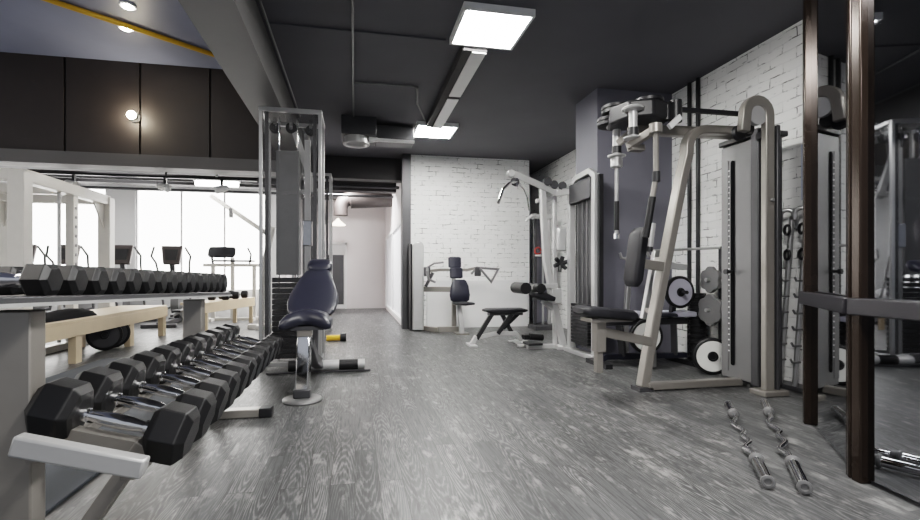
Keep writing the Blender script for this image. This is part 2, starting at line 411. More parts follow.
# ------------------------------------------------------------------ ceiling fittings
def ceil_light(x, y, label):
    t = thing('ceiling_light', label, 'light', (x, y, 3.25), 'square ceiling light panels')
    f = M(t)
    for a, b, c_, d_ in ((-.31, .31, -.31, -.285), (-.31, .31, .285, .31), (-.31, -.285, -.285, .285), (.285, .31, -.285, .285)):
        f.box(x + a, x + b, y + c_, y + d_, 3.19, 3.25)
    build('frame', f, WHITE, t)
    build('diffuser', M(t).box(x - .285, x + .285, y - .285, y + .285, 3.198, 3.21), LAMP, t)
    return t
ceil_light(1.19, 4.07, 'large square white glowing ceiling panel nearest the camera')
ceil_light(1.20, 7.12, 'smaller looking square glowing ceiling panel farther back near brick wall')
t = thing('ceiling_duct', 'light grey flat cable duct on dark ceiling joining the two square lights', 'duct', (1.17, 5.6, 3.25))
build('duct_body', M(t).box(1.02, 1.26, 4.40, 6.80, 3.16, 3.25), BEAMD, t, bevel=.005)
build('cover_strip', M(t).box(1.11, 1.25, 4.41, 5.55, 3.150, 3.162).box(1.11, 1.25, 5.64, 6.79, 3.150, 3.162), SILVER, t)
for pts, lab in (([(-.76, -1, 3.236), (-.76, 6.9, 3.236)], 'thin grey conduit on the ceiling along the big grey beam'),
                 ([(-.02, -1, 3.236), (-.02, 7.4, 3.236)], 'thin grey conduit running straight down middle of dark ceiling'),
                 ([(0, 5.56, 3.234), (.66, 5.53, 3.234), (.73, 5.58, 3.234), (.80, 6.1, 3.234), (1.0, 6.75, 3.234)], 'thin conduit branching across dark ceiling towards the farther square light')):
    single('conduit', M(O(*pts[0])).tube(pts, .011, 8), GREYP, lab, 'conduit')
single('ceiling_batten', M(O(0, 4.4, 3.25)).box(-.74, .85, 4.40, 4.43, 3.235, 3.25), CEIL, 'dark thin batten across the dark ceiling', 'batten')
# ventilation unit with round outlet
t = thing('ventilation_unit', 'dark box duct under ceiling with round white air outlet near corridor', 'vent', (0, 6.95, 3.25))
build('duct_box', M(t).box(-.19, .30, 6.75, 7.35, 2.99, 3.25), GREYD, t, bevel=.01)
build('side_duct', M(t).box(.30, .86, 6.95, 7.3, 2.97, 3.2), GREYD, t, bevel=.01)
build('round_outlet', M(t).lathe((.02, 6.93, 3.03), (0, 0, -1), [(0, .17), (.12, .17), (.125, .19), (.145, .19), (.145, .15), (.11, .13), (.1, .05)], 28), SILVER, t)
build('white_arm', M(t).loft([[Vector((.2, y, z)) for y, z in ((6.86, 2.93), (6.96, 2.93), (6.96, 3.01), (6.86, 3.01))], [Vector((.34, y, z)) for y, z in ((6.88, 2.95), (6.94, 2.95), (6.94, 2.985), (6.88, 2.985))], [Vector((.86, y, z)) for y, z in ((6.88, 2.95), (6.94, 2.95), (6.94, 2.98), (6.88, 2.98))]]), WHITE, t)
# corridor duct elbow, pendant lamp, pipes
t = thing('ventilation_duct', 'brown round duct elbow hanging below the corridor beams', 'duct', (-.15, 11.6, 3.0))
build('duct_pipe', M(t).tube([(.9, 11.7, 2.86)] + [(-.1, 11.7, 2.86)] + arc((-.1, 11.7, 2.62), .24, PI / 2, PI, 6, (1, 0, 0), (0, 0, 1)) + [(-.34, 11.7, 2.45)], .17, 14), BROWN, t)
t = thing('wall_lamp', 'warm lit white cone lamp hanging in the corridor', 'lamp', (-.45, 13.0, 3.25))
build('cord', M(t).tube([(-.45, 13, 3.25), (-.45, 13, 2.50)], .008, 6), WHITE, t)
build('shade', M(t).lathe((-.45, 13, 2.52), (0, 0, -1), [(0, .03), (.04, .05), (.17, .2), (.18, .2)], 20), SHADE, t)
for y, z, lab in ((9.6, 2.78, 'pale pipe crossing under the nearer corridor beam'), (11.0, 2.82, 'pale pipe crossing under the farther corridor beam')):
    single('ceiling_pipe', M(O(-.5, y, z)).cyl((-8.3, y, z), (.88, y, z), .03, 12), GREYD, lab, 'pipe')
t = thing('fluorescent_lamp', 'bright tube light fixture under ceiling above the exercise bikes', 'light', (-2.38, 8.87, 3.25))
build('housing', M(t).box(-2.75, -2.0, 8.8, 8.94, 2.64, 2.70).box(-2.40, -2.36, 8.85, 8.89, 2.70, 3.25), WHITE, t, bevel=.01)
build('tube', M(t).cyl((-2.72, 8.87, 2.60), (-2.03, 8.87, 2.60), .045, 10), TUBEL, t)
tr = single('lighting_track', M(O(-4, 8.3, 2.6)).box(-7.5, -1.6, 8.28, 8.32, 2.56, 2.60).box(-6.5, -6.47, 8.29, 8.31, 2.6, 3.25).box(-3.0, -2.97, 8.29, 8.31, 2.6, 3.25), BLACK, 'black lighting track hanging below ceiling carrying small spotlights', 'track')
def spot(x, lab, dx):
    t = thing('spotlight', lab, 'spotlight', (x, 8.3, 2.56), 'spotlights on the ceiling track')
    build('bracket', M(t).box(x - .02, x + .02, 8.28, 8.32, 2.44, 2.56), BLACK, t)
    build('head', M(t).lathe((x - .1 * dx, 8.3, 2.44), (dx, -.5, -.35), [(0, .03), (.02, .05), (.2, .065), (.2, .055), (.18, .05)], 16), WHITE, t)
spot(-3.0, 'small white spotlight on the track, left one turned right', 1)
spot(-2.15, 'small white spotlight on the track, right one turned left', -1)
spot(-4.3, 'small white spotlight on the track, leftmost of three', 1)
# flood lamp on the bulkhead and two downlights on the high ceiling
t = thing('flood_lamp', 'dazzling round bulb lamp mounted on the dark brown panels', 'lamp', (-3.14, 7.6, 3.29))
build('back_plate', M(t).lathe((-3.14, 7.6, 3.29), (0, -1, 0), [(0, .075), (.025, .075), (.04, .045), (.09, .045)], 20), GREYD, t)
build('bulb', M(t).lathe((-3.14, 7.51, 3.29), (0, -1, 0), [(0, .02), (.012, .045), (.04, .06), (.07, .052), (.092, .025), (.098, .004)], 18), BULB, t)
for y, px, lab in ((6.0, -2.56, 'small bright downlight on blue grey ceiling nearer the camera'), (6.54, -2.81, 'small bright downlight on blue grey ceiling beside the yellow stripe')):
    t = thing('downlight', lab, 'light', (px, y, 4.1), 'downlights on the high ceiling')
    build('ring', M(t).lathe((px, y, 4.1), (0, 0, -1), [(0, .085), (.02, .085), (.02, .06), (.01, .06)], 20), WHITE, t)
    build('bulb', M(t).lathe((px, y, 4.09), (0, 0, -1), [(0, .058), (.018, .055), (.028, .03)], 16), BULB2, t)
single('yellow_pipe', M(O(-3, 6, 4.08)).tube([(-5.2, 4.55, 4.07), (-3.3, 6.04, 4.07), (-1.9, 7.08, 4.07), (-1.22, 7.55, 4.07)], .03, 10), YELLOW, 'bright yellow pipe crossing the blue grey high ceiling diagonally', 'pipe')

# ------------------------------------------------------------------ dumbbell rack and dumbbells
def zt(y): return .935 - (y - 1.6) * .030           # upper tray height (it dips slightly to the far end)
RX, RY = -1.09, 2.65
t = thing('dumbbell_rack', 'silver two tier dumbbell rack full of black hex dumbbells in the left foreground', 'rack', (RX, RY, 0))
TL = .105 / .36                                     # tilt of the lower tier
for y in (1.79, 3.52):
    build('upright', M(t).box(-1.15, -1.03, y - .04, y + .04, .04, zt(y) - .045), SATIN, t, bevel=.006)
    f = build('foot', M(t).box(-1.25, -.66, y - .045, y + .045, 0.005, .06), SATIN, t, bevel=.006)
    build('foot_cap', M(t).box(-.66, -.575, y - .05, y + .05, 0, .066), BLACK, f, bevel=.008)
    build('brace', M(t).bar((-.95, y - .02, .05), (-.70, y - .02, .43), .05, .06, up=(0, 1, 0)), SATIN, t, bevel=.004)
    build('support_arm', M(t).bar((-1.06, y, .50), (-.72, y, .405), .05, .05), SATIN, t)
tr_ = M(t)
for y0, y1 in ((1.42, 4.0),):
    tr_.loft([[Vector((x, y0, zt(y0) + dz)) for x, dz in ((-1.34, 0), (-.97, 0), (-.97, -.022), (-1.34, -.022))], [Vector((x, y1, zt(y1) + dz)) for x, dz in ((-1.34, 0), (-.97, 0), (-.97, -.022), (-1.34, -.022))]])
build('upper_tray', tr_, GREYD, t, bevel=.003)
ue = M(t); ue.bar((-.966, 1.42, zt(1.42) - .024), (-.966, 4.0, zt(4.0) - .024), .014, .011)
build('tray_edge', ue, SILVER, t)
for x in (-.97, -.71):
    z = .487 - (x + .97) * TL - .105
    build('lower_rail', M(t).bar((x, 1.66, z + .055), (x, 4.02, z + .055), .045, .03), SATIN, t, bevel=.004)
for y in (1.63, 4.04):
    build('end_plate', M(t).bar((-1.0, y, .494), (-.645, y, .395), .05, .062), SILVER, t, bevel=.008)
# dumbbell prototype: axis along X, unit head radius .1
def make_dumbbell(name, half, hw, Rr, label, group):
    t = thing(name, label, 'dumbbell', (0, 0, 0), group)
    for s in (-1, 1):
        x0 = half - hw
        q = Rr * .24
        prof = [(x0, Rr * .55), (x0 + .003, Rr * .78), (x0 + q, Rr), (half - q, Rr), (half - .003, Rr * .74), (half, Rr * .70), (half, Rr * .66)]
        build('head', M().lathe((0, 0, 0), (s, 0, 0), prof, 6), RUBBER, t, bevel=.004, smooth=False)
    x0 = half - hw
    h = [(-x0 - .01, .017), (-x0 + .008, .017), (-x0 + .01, .024), (-x0 + .022, .024), (-x0 + .024, .018), (-x0 + .035, .018), (-x0 * .4, .024), (0, .026), (x0 * .4, .024), (x0 - .035, .018), (x0 - .024, .018), (x0 - .022, .024), (x0 - .01, .024), (x0 - .008, .017), (x0 + .01, .017)]
    build('handle', M().lathe((0, 0, 0), (1, 0, 0), h, 18), CHROME, t)
    return t
ORD = ['nearest the camera', 'second from the near end', 'third from the near end', 'fourth from the near end', 'fifth from the near end', 'sixth from the near end', 'seventh from the near end', 'eighth from the near end', 'middle one, eighth from the far end', 'seventh from the far end', 'sixth from the far end', 'fifth from the far end', 'fourth from the far end', 'third from the far end', 'second from the far end', 'last at the far end']
dl = make_dumbbell('hex_dumbbell', .245, .132, .106, '', 'hex dumbbells on the lower tier')
OL = ORD[:6] + ORD[11:]
for i in range(11):
    y = 1.80 + .210 * i; sc = 1.0 - .010 * i; Rr = .106 * sc
    a = math.atan(TL)
    # rests on both tilted rails
    zc = .487 - .105 + .055 + .015 - (-.84 + .97) * TL + Rr * .866 / math.cos(a) + .001
    lab = 'large black hex dumbbell with chrome handle on the lower tier, ' + OL[i]
    o = dl if i == 0 else dup(dl, (0, 0, 0), lab)
    o['label'] = lab; o.location = (-.80, y, zc - .04 * TL); o.rotation_euler = (0, a, random.uniform(-.02, .02)); o.scale = (1 - .006 * i, sc * .96, sc)
du = make_dumbbell('hex_dumbbell', .18, .082, .06, '', 'hex dumbbells on the upper tier')
OU = ORD[:8] + ORD[9:]
for i in range(15):
    y = 1.785 + .15 * i; sc = 1.0 + .024 * i; Rr = .06 * sc
    lab = 'smaller black hex dumbbell on the upper tier, ' + OU[i]
    o = du if i == 0 else dup(du, (0, 0, 0), lab)
    o['label'] = lab; o.location = (-1.155, y, zt(y) + Rr * .866 + .003); o.scale = (1, min(sc, .073 / .06), sc); o.rotation_euler = (0, 0, random.uniform(-.025, .025))
single('rubber_mat', M(O(-2.1, 3)).box(-2.9, -1.26, .8, 6.2, 0.001, .018), MAT, 'blue grey rubber floor mat behind the dumbbell rack', 'mat', bevel=.004)

# ------------------------------------------------------------------ cable towers (left middle)
def cable_tower(x0, x1, y, dep, zt_, label):
    t = thing('cable_tower', label, 'cable machine', ((x0 + x1) / 2, y + dep / 2, 0), 'tall cable towers')
    for px in (x0, x1):
        for py in (y, y + dep):
            build('post', M(t).box(px - .018, px + .018, py - .018, py + .018, .05, zt_), STEEL, t, bevel=.004)
    for nm, z in (('top_frame', zt_ - .04), ('bottom_frame', .02)):
        f = M(t)
        for py in (y, y + dep): f.box(x0 - .022, x1 + .022, py - .022, py + .022, z, z + .045)
        for px in (x0, x1): f.box(px - .022, px + .022, y, y + dep, z, z + .045)
        build(nm, f, STEEL, t, bevel=.004)
    sh = M(t).box(x0 + .02, x1 - .02, y - .006, y + .0, .08, zt_ - .03)
    build('front_shield', sh, SMOKE, t)
    build('side_shield', M(t).box(x0 - .004, x0 + .002, y + .02, y + dep - .02, .08, zt_ - .03), SMOKE, t)
    build('side_shield', M(t).box(x1 - .002, x1 + .004, y + .02, y + dep - .02, .08, zt_ - .03), SMOKE, t)
    b = M(t)
    for px in (x0 + .055, x1 - .055): b.box(px - .018, px + .018, y + .01, y + .03, .08, zt_ - .03)
    build('border_strip', b, GREYD, t)
    cx = (x0 + x1) / 2 - .05
    build('weight_cover', M(t).box(cx - .12, cx + .12, y + .12, y + .34, 1.0, zt_ - .42), PERF, t)
    for px in (cx - .1, cx + .1): build('guide_rod', M(t).cyl((px, y + .2, .05), (px, y + .2, zt_ - .04), .012, 10), CHROME, t)
    s = M(t)
    for k in range(15): s.box(cx - .16, cx + .16, y + .1, y + .34, .08 + k * .06, .08 + k * .06 + .052)
    build('weight_stack', s, BLACK, t, bevel=.003)
    build('cross_bar', M(t).bar((x0 + .12, y + .25, zt_ - .88), (x1 - .02, y + .25, zt_ - .82), .04, .03), SILVER, t)
    build('diagonal_arm', M(t).bar((cx + .06, y + .3, zt_ - .16), (x1 - .08, y + .3, zt_ - .86), .07, .05, up=(0, 1, 0)), SILVER, t, bevel=.005)
    for px, pz in ((cx + .02, zt_ - .12), (x1 - .12, zt_ - .14), (x0 + .1, zt_ - .13)):
        p = build('pulley', M(t).lathe((px, y + .26, pz), (0, 1, 0), [(0, .055), (.008, .062), (.016, .048), (.024, .062), (.032, .055)], 20), BLACK, t)
        build('pulley_bracket', M(t).box(px - .018, px + .018, y + .25, y + .30, pz - .03, zt_ - .02), CHROME, p)
    build('cable', M(t).tube([(x1 - .14, y + .27, zt_ - .19), (x1 - .14, y + .1, 1.5), (x1 - .14, y + .1, .5)], .005, 6), GREYP, t)
    build('slide_column', M(t).box(x1 - .17, x1 - .11, y + .08, y + .14, .08, zt_ - .3), SILVER, t)
    build('slide_carriage', M(t).box(x1 - .19, x1 - .09, y + .05, y + .16, 1.32, 1.6), CHROME, t, bevel=.01)
    return t
cable_tower(-.985, -.375, 5.30, .5, 2.79, 'tall smoky clear cable tower with silver frame behind the padded bench')
cable_tower(-1.06, -.43, 8.55, .5, 2.79, 'tall narrow cable tower farther back, half hidden behind the nearer tower')

# ------------------------------------------------------------------ padded bench in front of the tower
t = thing('incline_bench', 'dark navy padded incline bench with chrome post near end of dumbbell rack', 'bench', (-.38, 4.4, 0))
build('front_foot', M(t).lathe((-.41, 3.88, 0), (0, 0, 1), [(0, .15), (.012, .155), (.022, .15), (.03, .135)], 28), GREYP, t)
build('front_block', M(t).box(-.475, -.345, 3.83, 3.95, .03, .10), GREYD, t, bevel=.01)
build('front_post', M(t).rtube([(-.41, 3.90, .08), (-.405, 3.95, .36), (-.40, 4.02, .56)], .105, .10), CHROME, t, bevel=.012)
build('post_collar', M(t).box(-.46, -.345, 3.94, 4.08, .50, .57), SATIN, t, bevel=.006)
build('spine', M(t).rtube([(-.38, 4.02, .44), (-.37, 4.4, .24), (-.36, 5.0, .085)], .09, .10), GREYD, t, bevel=.01)
build('back_strut', M(t).rtube([(-.37, 4.5, .22), (-.365, 4.72, .82)], .06, .06), GREYD, t, bevel=.006)
rf = build('rear_foot', M(t).box(-.87, .16, 4.95, 5.03, 0.004, .022), GREYD, t, bevel=.004)
build('rear_tube', M(t).cyl((-.62, 4.98, .075), (.10, 4.98, .075), .05, 18), SILVER, rf)
for x0, x1 in ((-.66, -.50), (-.16, .03)): build('rubber_sleeve', M(t).cyl((x0, 4.98, .075), (x1, 4.98, .075), .054, 18), RUBBER, rf)
# seat with its two front lobes
secs = []
for k in range(9):
    q = k / 8; x = -.59 + .40 * q
    dip = .055 * math.cos((q - .5) * 2 * PI) * -1
    yf = 3.86 + .06 * math.cos((q - .5) * 2 * PI) * .5 + .03
    zc = .600 + .055 * math.cos((q - .5) * PI)
    th = .062 * (1 if 0 < k < 8 else .5)
    secs.append([Vector((x, yf, zc - th * .4)), Vector((x, yf + .02, zc - th)), Vector((x, 4.22, zc - th - .01)), Vector((x, 4.26, zc - .01)), Vector((x, 4.22, zc + th - .01)), Vector((x, yf + .05, zc + th)), Vector((x, yf + .01, zc + th * .4))])
build('seat_pad', M(t).loft(secs), NAVY, t, bevel=.012)
build('seat_frame', M(t).box(-.56, -.25, 3.93, 4.22, .555, .585), GREYD, t)
u = Vector((.02, .62, .40)); n = Vector((0, -.40, .62)); wv = Vector((1, 0, 0))
c0 = Vector((-.365, 4.50, .845))
build('back_pad', M(t).pad(c0, u, wv, n, .74, [(0, .10), (.03, .17), (.12, .205), (.28, .222), (.45, .21), (.65, .175), (.85, .135), (.96, .115), (1, .09)], .085), NAVY, t)
build('head_pad', M(t).pad((-.345, 4.88, 1.09), u, wv, n, .19, [(0, .06), (.06, .10), (.3, .12), (.65, .118), (.92, .10), (1, .06)], .10), NAVY, t)
t = thing('floor_handle', 'yellow handle with black end lying on floor behind the padded bench', 'handle', (-.28, 7.3, 0))
build('grip', M(t).cyl((-.42, 7.3, .05), (-.22, 7.3, .05), .045, 14), YELLOW, t)
build('end_stop', M(t).cyl((-.22, 7.3, .06), (-.13, 7.3, .06), .06, 14), BLACK, t)

# ------------------------------------------------------------------ shoulder press at the brick wall
t = thing('shoulder_press', 'silver and black shoulder press machine standing against the white brick wall', 'exercise machine', (1.6, 8.1, 0))
build('weight_tower', M(t).prism([(x, 8.25, z) for x, z in ((1.0, .02), (1.20, .02), (1.20, 1.52), (1.17, 1.58), (1.10, 1.60), (1.0, 1.54))], (0, .42, 0)), SILVER, t, bevel=.02)
build('tower_back', M(t).box(.965, 1.0, 8.32, 8.66, .02, 1.56), BLACK, t, bevel=.015)
build('cross_beam', M(t).bar((1.19, 8.2, .75), (1.74, 8.02, .75), .07, .09), SATIN, t, bevel=.006)
build('base_rail', M(t).bar((1.40, 8.0, .06), (1.8, 8.0, .06), .08, .09), SATIN, t, bevel=.006)
build('rear_rail', M(t).bar((1.2, 8.4, .045), (1.45, 8.02, .045), .08, .08), SATIN, t)
build('seat_post', M(t).rtube([(1.76, 7.7, .02), (1.76, 7.72, .14), (1.74, 7.85, .50)], .08, .08), SILVER, t, bevel=.006)
build('post_foot', M(t).box(1.66, 1.88, 7.64, 7.9, 0, .025), SATIN, t)
build('frame_post', M(t).bar((1.70, 8.05, .02), (1.70, 8.05, .86), .07, .07, up=(0, 1, 0)), SATIN, t)
uu = Vector((0, .12, 1)); nn = Vector((0, -1, .12))
build('seat_pad', M(t).pad((1.80, 7.72, .52), (1, 0, 0), (0, 1, 0), (0, 0, 1), .34, [(0, .10), (.05, .15), (.5, .17), (.95, .15), (1, .10)], .07), VINYL, t)
build('back_pad', M(t).pad((1.77, 7.90, .73), uu, (1, 0, 0), nn, .38, [(0, .12), (.06, .165), (.3, .18), (.7, .16), (.95, .12), (1, .09)], .08), NAVY, t)
build('back_pad', M(t).pad((1.72, 7.96, 1.035), uu, (1, 0, 0), nn, .19, [(0, .09), (.08, .115), (.9, .115), (1, .09)], .08), NAVY, t)
build('head_pad', M(t).pad((1.70, 7.99, 1.22), uu, (1, 0, 0), nn, .19, [(0, .09), (.08, .115), (.9, .115), (1, .09)], .08), NAVY, t)
build('press_arm', M(t).rtube([(1.20, 8.0, 1.06), (1.45, 8.08, 1.09), (1.95, 8.08, 1.09), (2.12, 8.0, 1.13)], .05, .045), SATIN, t)
build('arm_link', M(t).bar((1.70, 8.08, .84), (1.70, 8.08, 1.09), .06, .06, up=(0, 1, 0)), SATIN, t)
for s, xx in ((-1, 1.22), (1, 2.12)):
    build('handle', M(t).tube([(xx, 8.0, 1.12), (xx + s * .04, 7.75, 1.05), (xx + s * .02, 7.72, .93), (xx - s * .10, 7.78, .88)] if s < 0 else [(xx - .12, 8.0, 1.02), (xx - .02, 8.0, 1.13), (xx + .34, 7.9, 1.10), (xx + .20, 7.85, .88), (xx + .02, 7.95, 1.12)], .02, 10), GREYP, t)
    build('joint', M(t).box(xx - .06, xx + .05, 7.96, 8.04, .98, 1.14), GREYD, t, bevel=.015)
build('arm_lever', M(t).tube([(1.22, 8.0, 1.13), (1.34, 7.98, 1.2), (1.5, 7.98, 1.22)], .016, 8), GREYP, t)
build('side_arm', M(t).bar((1.20, 8.05, .80), (1.32, 8.0, 1.04), .05, .05), GREYD, t)

# ------------------------------------------------------------------ small flat bench in the middle
t = thing('flat_bench', 'small black padded bench with crossed legs in front of the brick wall', 'bench', (2.05, 6.4, 0))
build('pad', M(t).pad((2.09, 6.4, .50), (1, -.05, 0), (.05, 1, 0), (0, 0, 1), .62, [(0, .10), (.03, .135), (.1, .15), (.9, .15), (.97, .135), (1, .10)], .075), VINYL, t)
build('pad_frame', M(t).box(1.85, 2.34, 6.34, 6.46, .43, .465), GREYD, t)
build('leg', M(t).rtube([(1.90, 6.4, .45), (1.68, 6.42, .10)], .07, .06), BLACK, t, bevel=.006)
build('leg', M(t).rtube([(2.18, 6.36, .45), (1.98, 6.38, .17)], .06, .055), BLACK, t, bevel=.006)
build('leg', M(t).rtube([(2.05, 6.42, .45), (2.20, 6.42, .17)], .06, .055), BLACK, t, bevel=.006)
build('leg', M(t).rtube([(2.30, 6.42, .45), (2.07, 6.42, .24)], .05, .05), BLACK, t, bevel=.006)
build('foot', M(t).rtube([(1.68, 6.42, .14), (1.62, 6.42, .04), (1.60, 6.42, .02)], .07, .06), SILVER, t, bevel=.006)
build('foot', M(t).box(1.56, 1.66, 6.28, 6.58, 0, .03), SILVER, t, bevel=.006)
build('base_rail', M(t).rtube([(1.70, 6.42, .12), (1.95, 6.41, .17), (2.25, 6.40, .17), (2.34, 6.40, .06)], .06, .055), SILVER, t, bevel=.006)
build('rear_foot', M(t).box(2.22, 2.52, 6.18, 6.26, 0, .03).box(2.30, 2.38, 6.26, 6.62, 0, .05).box(2.22, 2.52, 6.60, 6.66, 0, .03), SILVER, t, bevel=.006)
build('roller', M(t).cyl((2.42, 6.30, .13), (2.62, 6.30, .11), .045, 14).box(2.34, 2.43, 6.28, 6.40, .09, .15), RUBBER, t)

# ------------------------------------------------------------------ lat pulldown machine beside the column
t = thing('lat_pulldown_machine', 'silver lat pulldown machine with wide curved bar standing beside the slate column', 'exercise machine', (2.6, 5.6, 0))
LX = 2.79
for y in (5.12, 5.76):
    build('tower_post', M(t).box(LX - .035, LX + .04, y - .04, y + .04, .02, 2.20), SILVER, t, bevel=.006)
build('tower_back', M(t).box(LX - .0, LX + .055, 5.03, 5.07, .02, 2.18), BLACK, t)
build('tower_top', M(t).box(LX - .05, LX + .05, 5.16, 5.72, 1.92, 2.17), GREYD, t, bevel=.01)
build('top_arch', M(t).rtube([(LX, 5.70, 2.17), (LX, 5.60, 2.24), (LX, 5.25, 2.26), (LX, 5.14, 2.19)], .07, .05, up=(1, 0, 0)), SILVER, t, bevel=.006)
build('rear_cover', M(t).box(LX + .045, LX + .06, 5.16, 5.72, .1, 1.95), GREYD, t)
for y in (5.32, 5.44, 5.56): build('guide_rod', M(t).cyl((LX, y, .1), (LX, y, 1.95), .009, 10), GREYP, t)
s = M(t)
for k in range(12): s.box(LX - .05, LX + .04, 5.22, 5.66, .14 + k * .042, .14 + k * .042 + .037)
build('weight_stack', s, BLACK, t, bevel=.003)
build('tower_base', M(t).box(LX - .08, LX + .06, 5.06, 5.82, 0, .05), SILVER, t, bevel=.006)
build('main_upright', M(t).rtube([(2.76, 5.93, .05), (2.60, 5.93, .72), (2.51, 5.93, 1.25), (2.46, 5.93, 2.18)], .075, .085, up=(0, 1, 0)), SILVER, t, bevel=.008)
build('rear_upright', M(t).box(2.655, 2.705, 6.0, 6.05, .05, 2.12), SILVER, t, bevel=.006)
build('upright_foot', M(t).box(2.66, 2.82, 5.86, 6.06, 0, .05), SILVER, t, bevel=.006)
build('foot_rail', M(t).box(2.28, 2.70, 5.98, 6.05, 0, .06), SILVER, t, bevel=.006)
build('foot_plate', M(t).box(2.26, 2.46, 5.9, 6.14, .06, .09), BLACK, t, bevel=.006)
build('boom', M(t).rtube([(2.81, 5.70, 2.10), (2.66, 5.90, 2.10), (2.46, 5.90, 2.18), (1.99, 5.84, 2.33)], .075, .085), SILVER, t, bevel=.008)
build('rear_boom', M(t).rtube([(2.68, 6.03, 2.06), (2.40, 6.0, 2.0)], .05, .05), SILVER, t)
build('boom_cap', M(t).lathe((1.99, 5.80, 2.32), (0, 1, 0), [(0, .045), (.01, .05), (.07, .05), (.08, .045)], 18), SILVER, t)
for x, y, z in ((2.05, 5.83, 2.22), (2.50, 5.82, 2.24), (2.60, 5.84, 2.20), (2.70, 5.80, 2.18)):
    build('pulley', M(t).lathe((x, y, z), (0, 1, 0), [(0, .05), (.01, .058), (.02, .045), (.03, .058), (.04, .05)], 18), GREYD, t)
build('lat_bar', M(t).tube([(1.72, 5.52, 1.88), (1.80, 5.58, 2.06), (1.93, 5.70, 2.17), (2.07, 5.84, 2.22), (2.22, 5.98, 2.16), (2.34, 6.16, 2.08), (2.42, 6.30, 1.92)], .018, 10), CHROME, t)
build('bar_hanger', M(t).box(2.05, 2.08, 5.82, 5.86, 2.15, 2.26), CHROME, t)
build('low_pulley', M(t).box(2.68, 2.80, 5.90, 5.98, 1.32, 1.64), SILVER, t, bevel=.02)
build('thigh_arm', M(t).bar((2.66, 5.90, .86), (2.20, 5.84, .84), .06, .06), SILVER, t, bevel=.006)
for x, r in ((2.13, .075), (2.34, .06)):
    build('thigh_roller', M(t).cyl((x, 5.66, .83), (x, 6.06, .83), r, 18), RUBBER, t)
build('seat_pad', M(t).pad((2.42, 5.84, .72), (1, 0, -.25), (0, 1, 0), (.25, 0, 1), .30, [(0, .1), (.06, .14), (.5, .16), (.94, .14), (1, .1)], .11), VINYL, t)
build('seat_post', M(t).bar((2.45, 5.88, .66), (2.60, 5.93, .55), .06, .06), SILVER, t)
build('adjuster_block', M(t).box(2.56, 2.70, 5.84, 5.97, .62, .82), SILVER, t, bevel=.01)
hb = M(t)
for a in range(6): hb.cyl((2.68, 5.84, 1.15), (2.68 + .10 * math.cos(a * PI / 3 + .3), 5.82, 1.15 + .10 * math.sin(a * PI / 3 + .3)), .028, 10)
build('handle_cluster', hb, BLACK, t)

# recess machine behind
t = thing('functional_trainer', 'dark grey cable machine in the recess at end of the brick wall', 'exercise machine', (3.42, 8.3, 0))
build('post', M(t).box(3.28, 3.34, 8.3, 8.36, .02, 2.1), GREYD, t, bevel=.006)
build('post', M(t).box(3.56, 3.62, 8.3, 8.36, .02, 2.1), STEEL, t, bevel=.006)
build('back_panel', M(t).box(3.34, 3.56, 8.36, 8.40, .1, 2.05), PLUM, t)
build('top_bar', M(t).box(3.26, 3.64, 8.28, 8.40, 2.05, 2.14), SILVER, t, bevel=.006)
build('base', M(t).box(3.2, 3.7, 8.0, 8.42, 0, .08), GREYD, t, bevel=.01)
build('handle', M(t).tube(arc((3.34, 8.26, 1.45), .06, 0, 2 * PI * .95, 14, (1, 0, 0), (0, 0, 1)), .014, 8), RED, t)
build('handle_grip', M(t).cyl((3.29, 8.25, 1.36), (3.40, 8.25, 1.36), .02, 10), WHITE, t)
build('cable', M(t).tube([(3.34, 8.27, 1.5), (3.36, 8.29, 2.05)], .005, 6), BLACK, t)
build('slide_rail', M(t).cyl((3.45, 8.28, .08), (3.45, 8.28, 2.05), .02, 10), STEEL, t)
build('top_handle', M(t).tube([(3.10, 8.25, 2.0), (3.2, 8.2, 2.1), (3.3, 8.25, 2.12)], .03, 10), SILVER, t)

# ------------------------------------------------------------------ pec fly machine at the right
t = thing('chest_fly_machine', 'large silver chest fly machine with black cams and tall grey weight tower', 'exercise machine', (2.9, 3.6, 0))
Yc = 3.62
build('slanted_post', M(t).rtube([(2.45, 3.68, .03), (2.56, 3.68, .62), (2.68, 3.67, 1.2), (2.81, 3.66, 1.84), (2.86, 3.65, 2.06)] + arc((3.03, 3.65, 2.11), .17, PI * .95, PI / 2, 5, (1, 0, 0), (0, 0, 1)) + [(3.14, 3.65, 2.285), (3.42, 3.65, 2.29)], .075, .10, up=(0, 1, 0)), SATIN, t, bevel=.01)
build('adjuster_rail', M(t).rtube([(2.575, 3.86, .60), (2.70, 3.86, 1.22)], .04, .05, up=(0, 1, 0)), STEEL, t, bevel=.006)
for x, z in ((2.60, .68), (2.69, 1.14)): build('rail_bracket', M(t).box(x - .02, x + .02, 3.66, 3.87, z - .02, z + .02), SATIN, t)
build('base_rail', M(t).box(2.47, 3.40, 3.61, 3.68, .01, .075), SATIN, t, bevel=.008)
build('post_foot', M(t).box(2.38, 2.51, 3.61, 3.75, 0, .035), GREYD, t)
build('base_plate', M(t).box(3.28, 3.52, 3.26, 3.42, 0, .045), SATIN, t, bevel=.008)
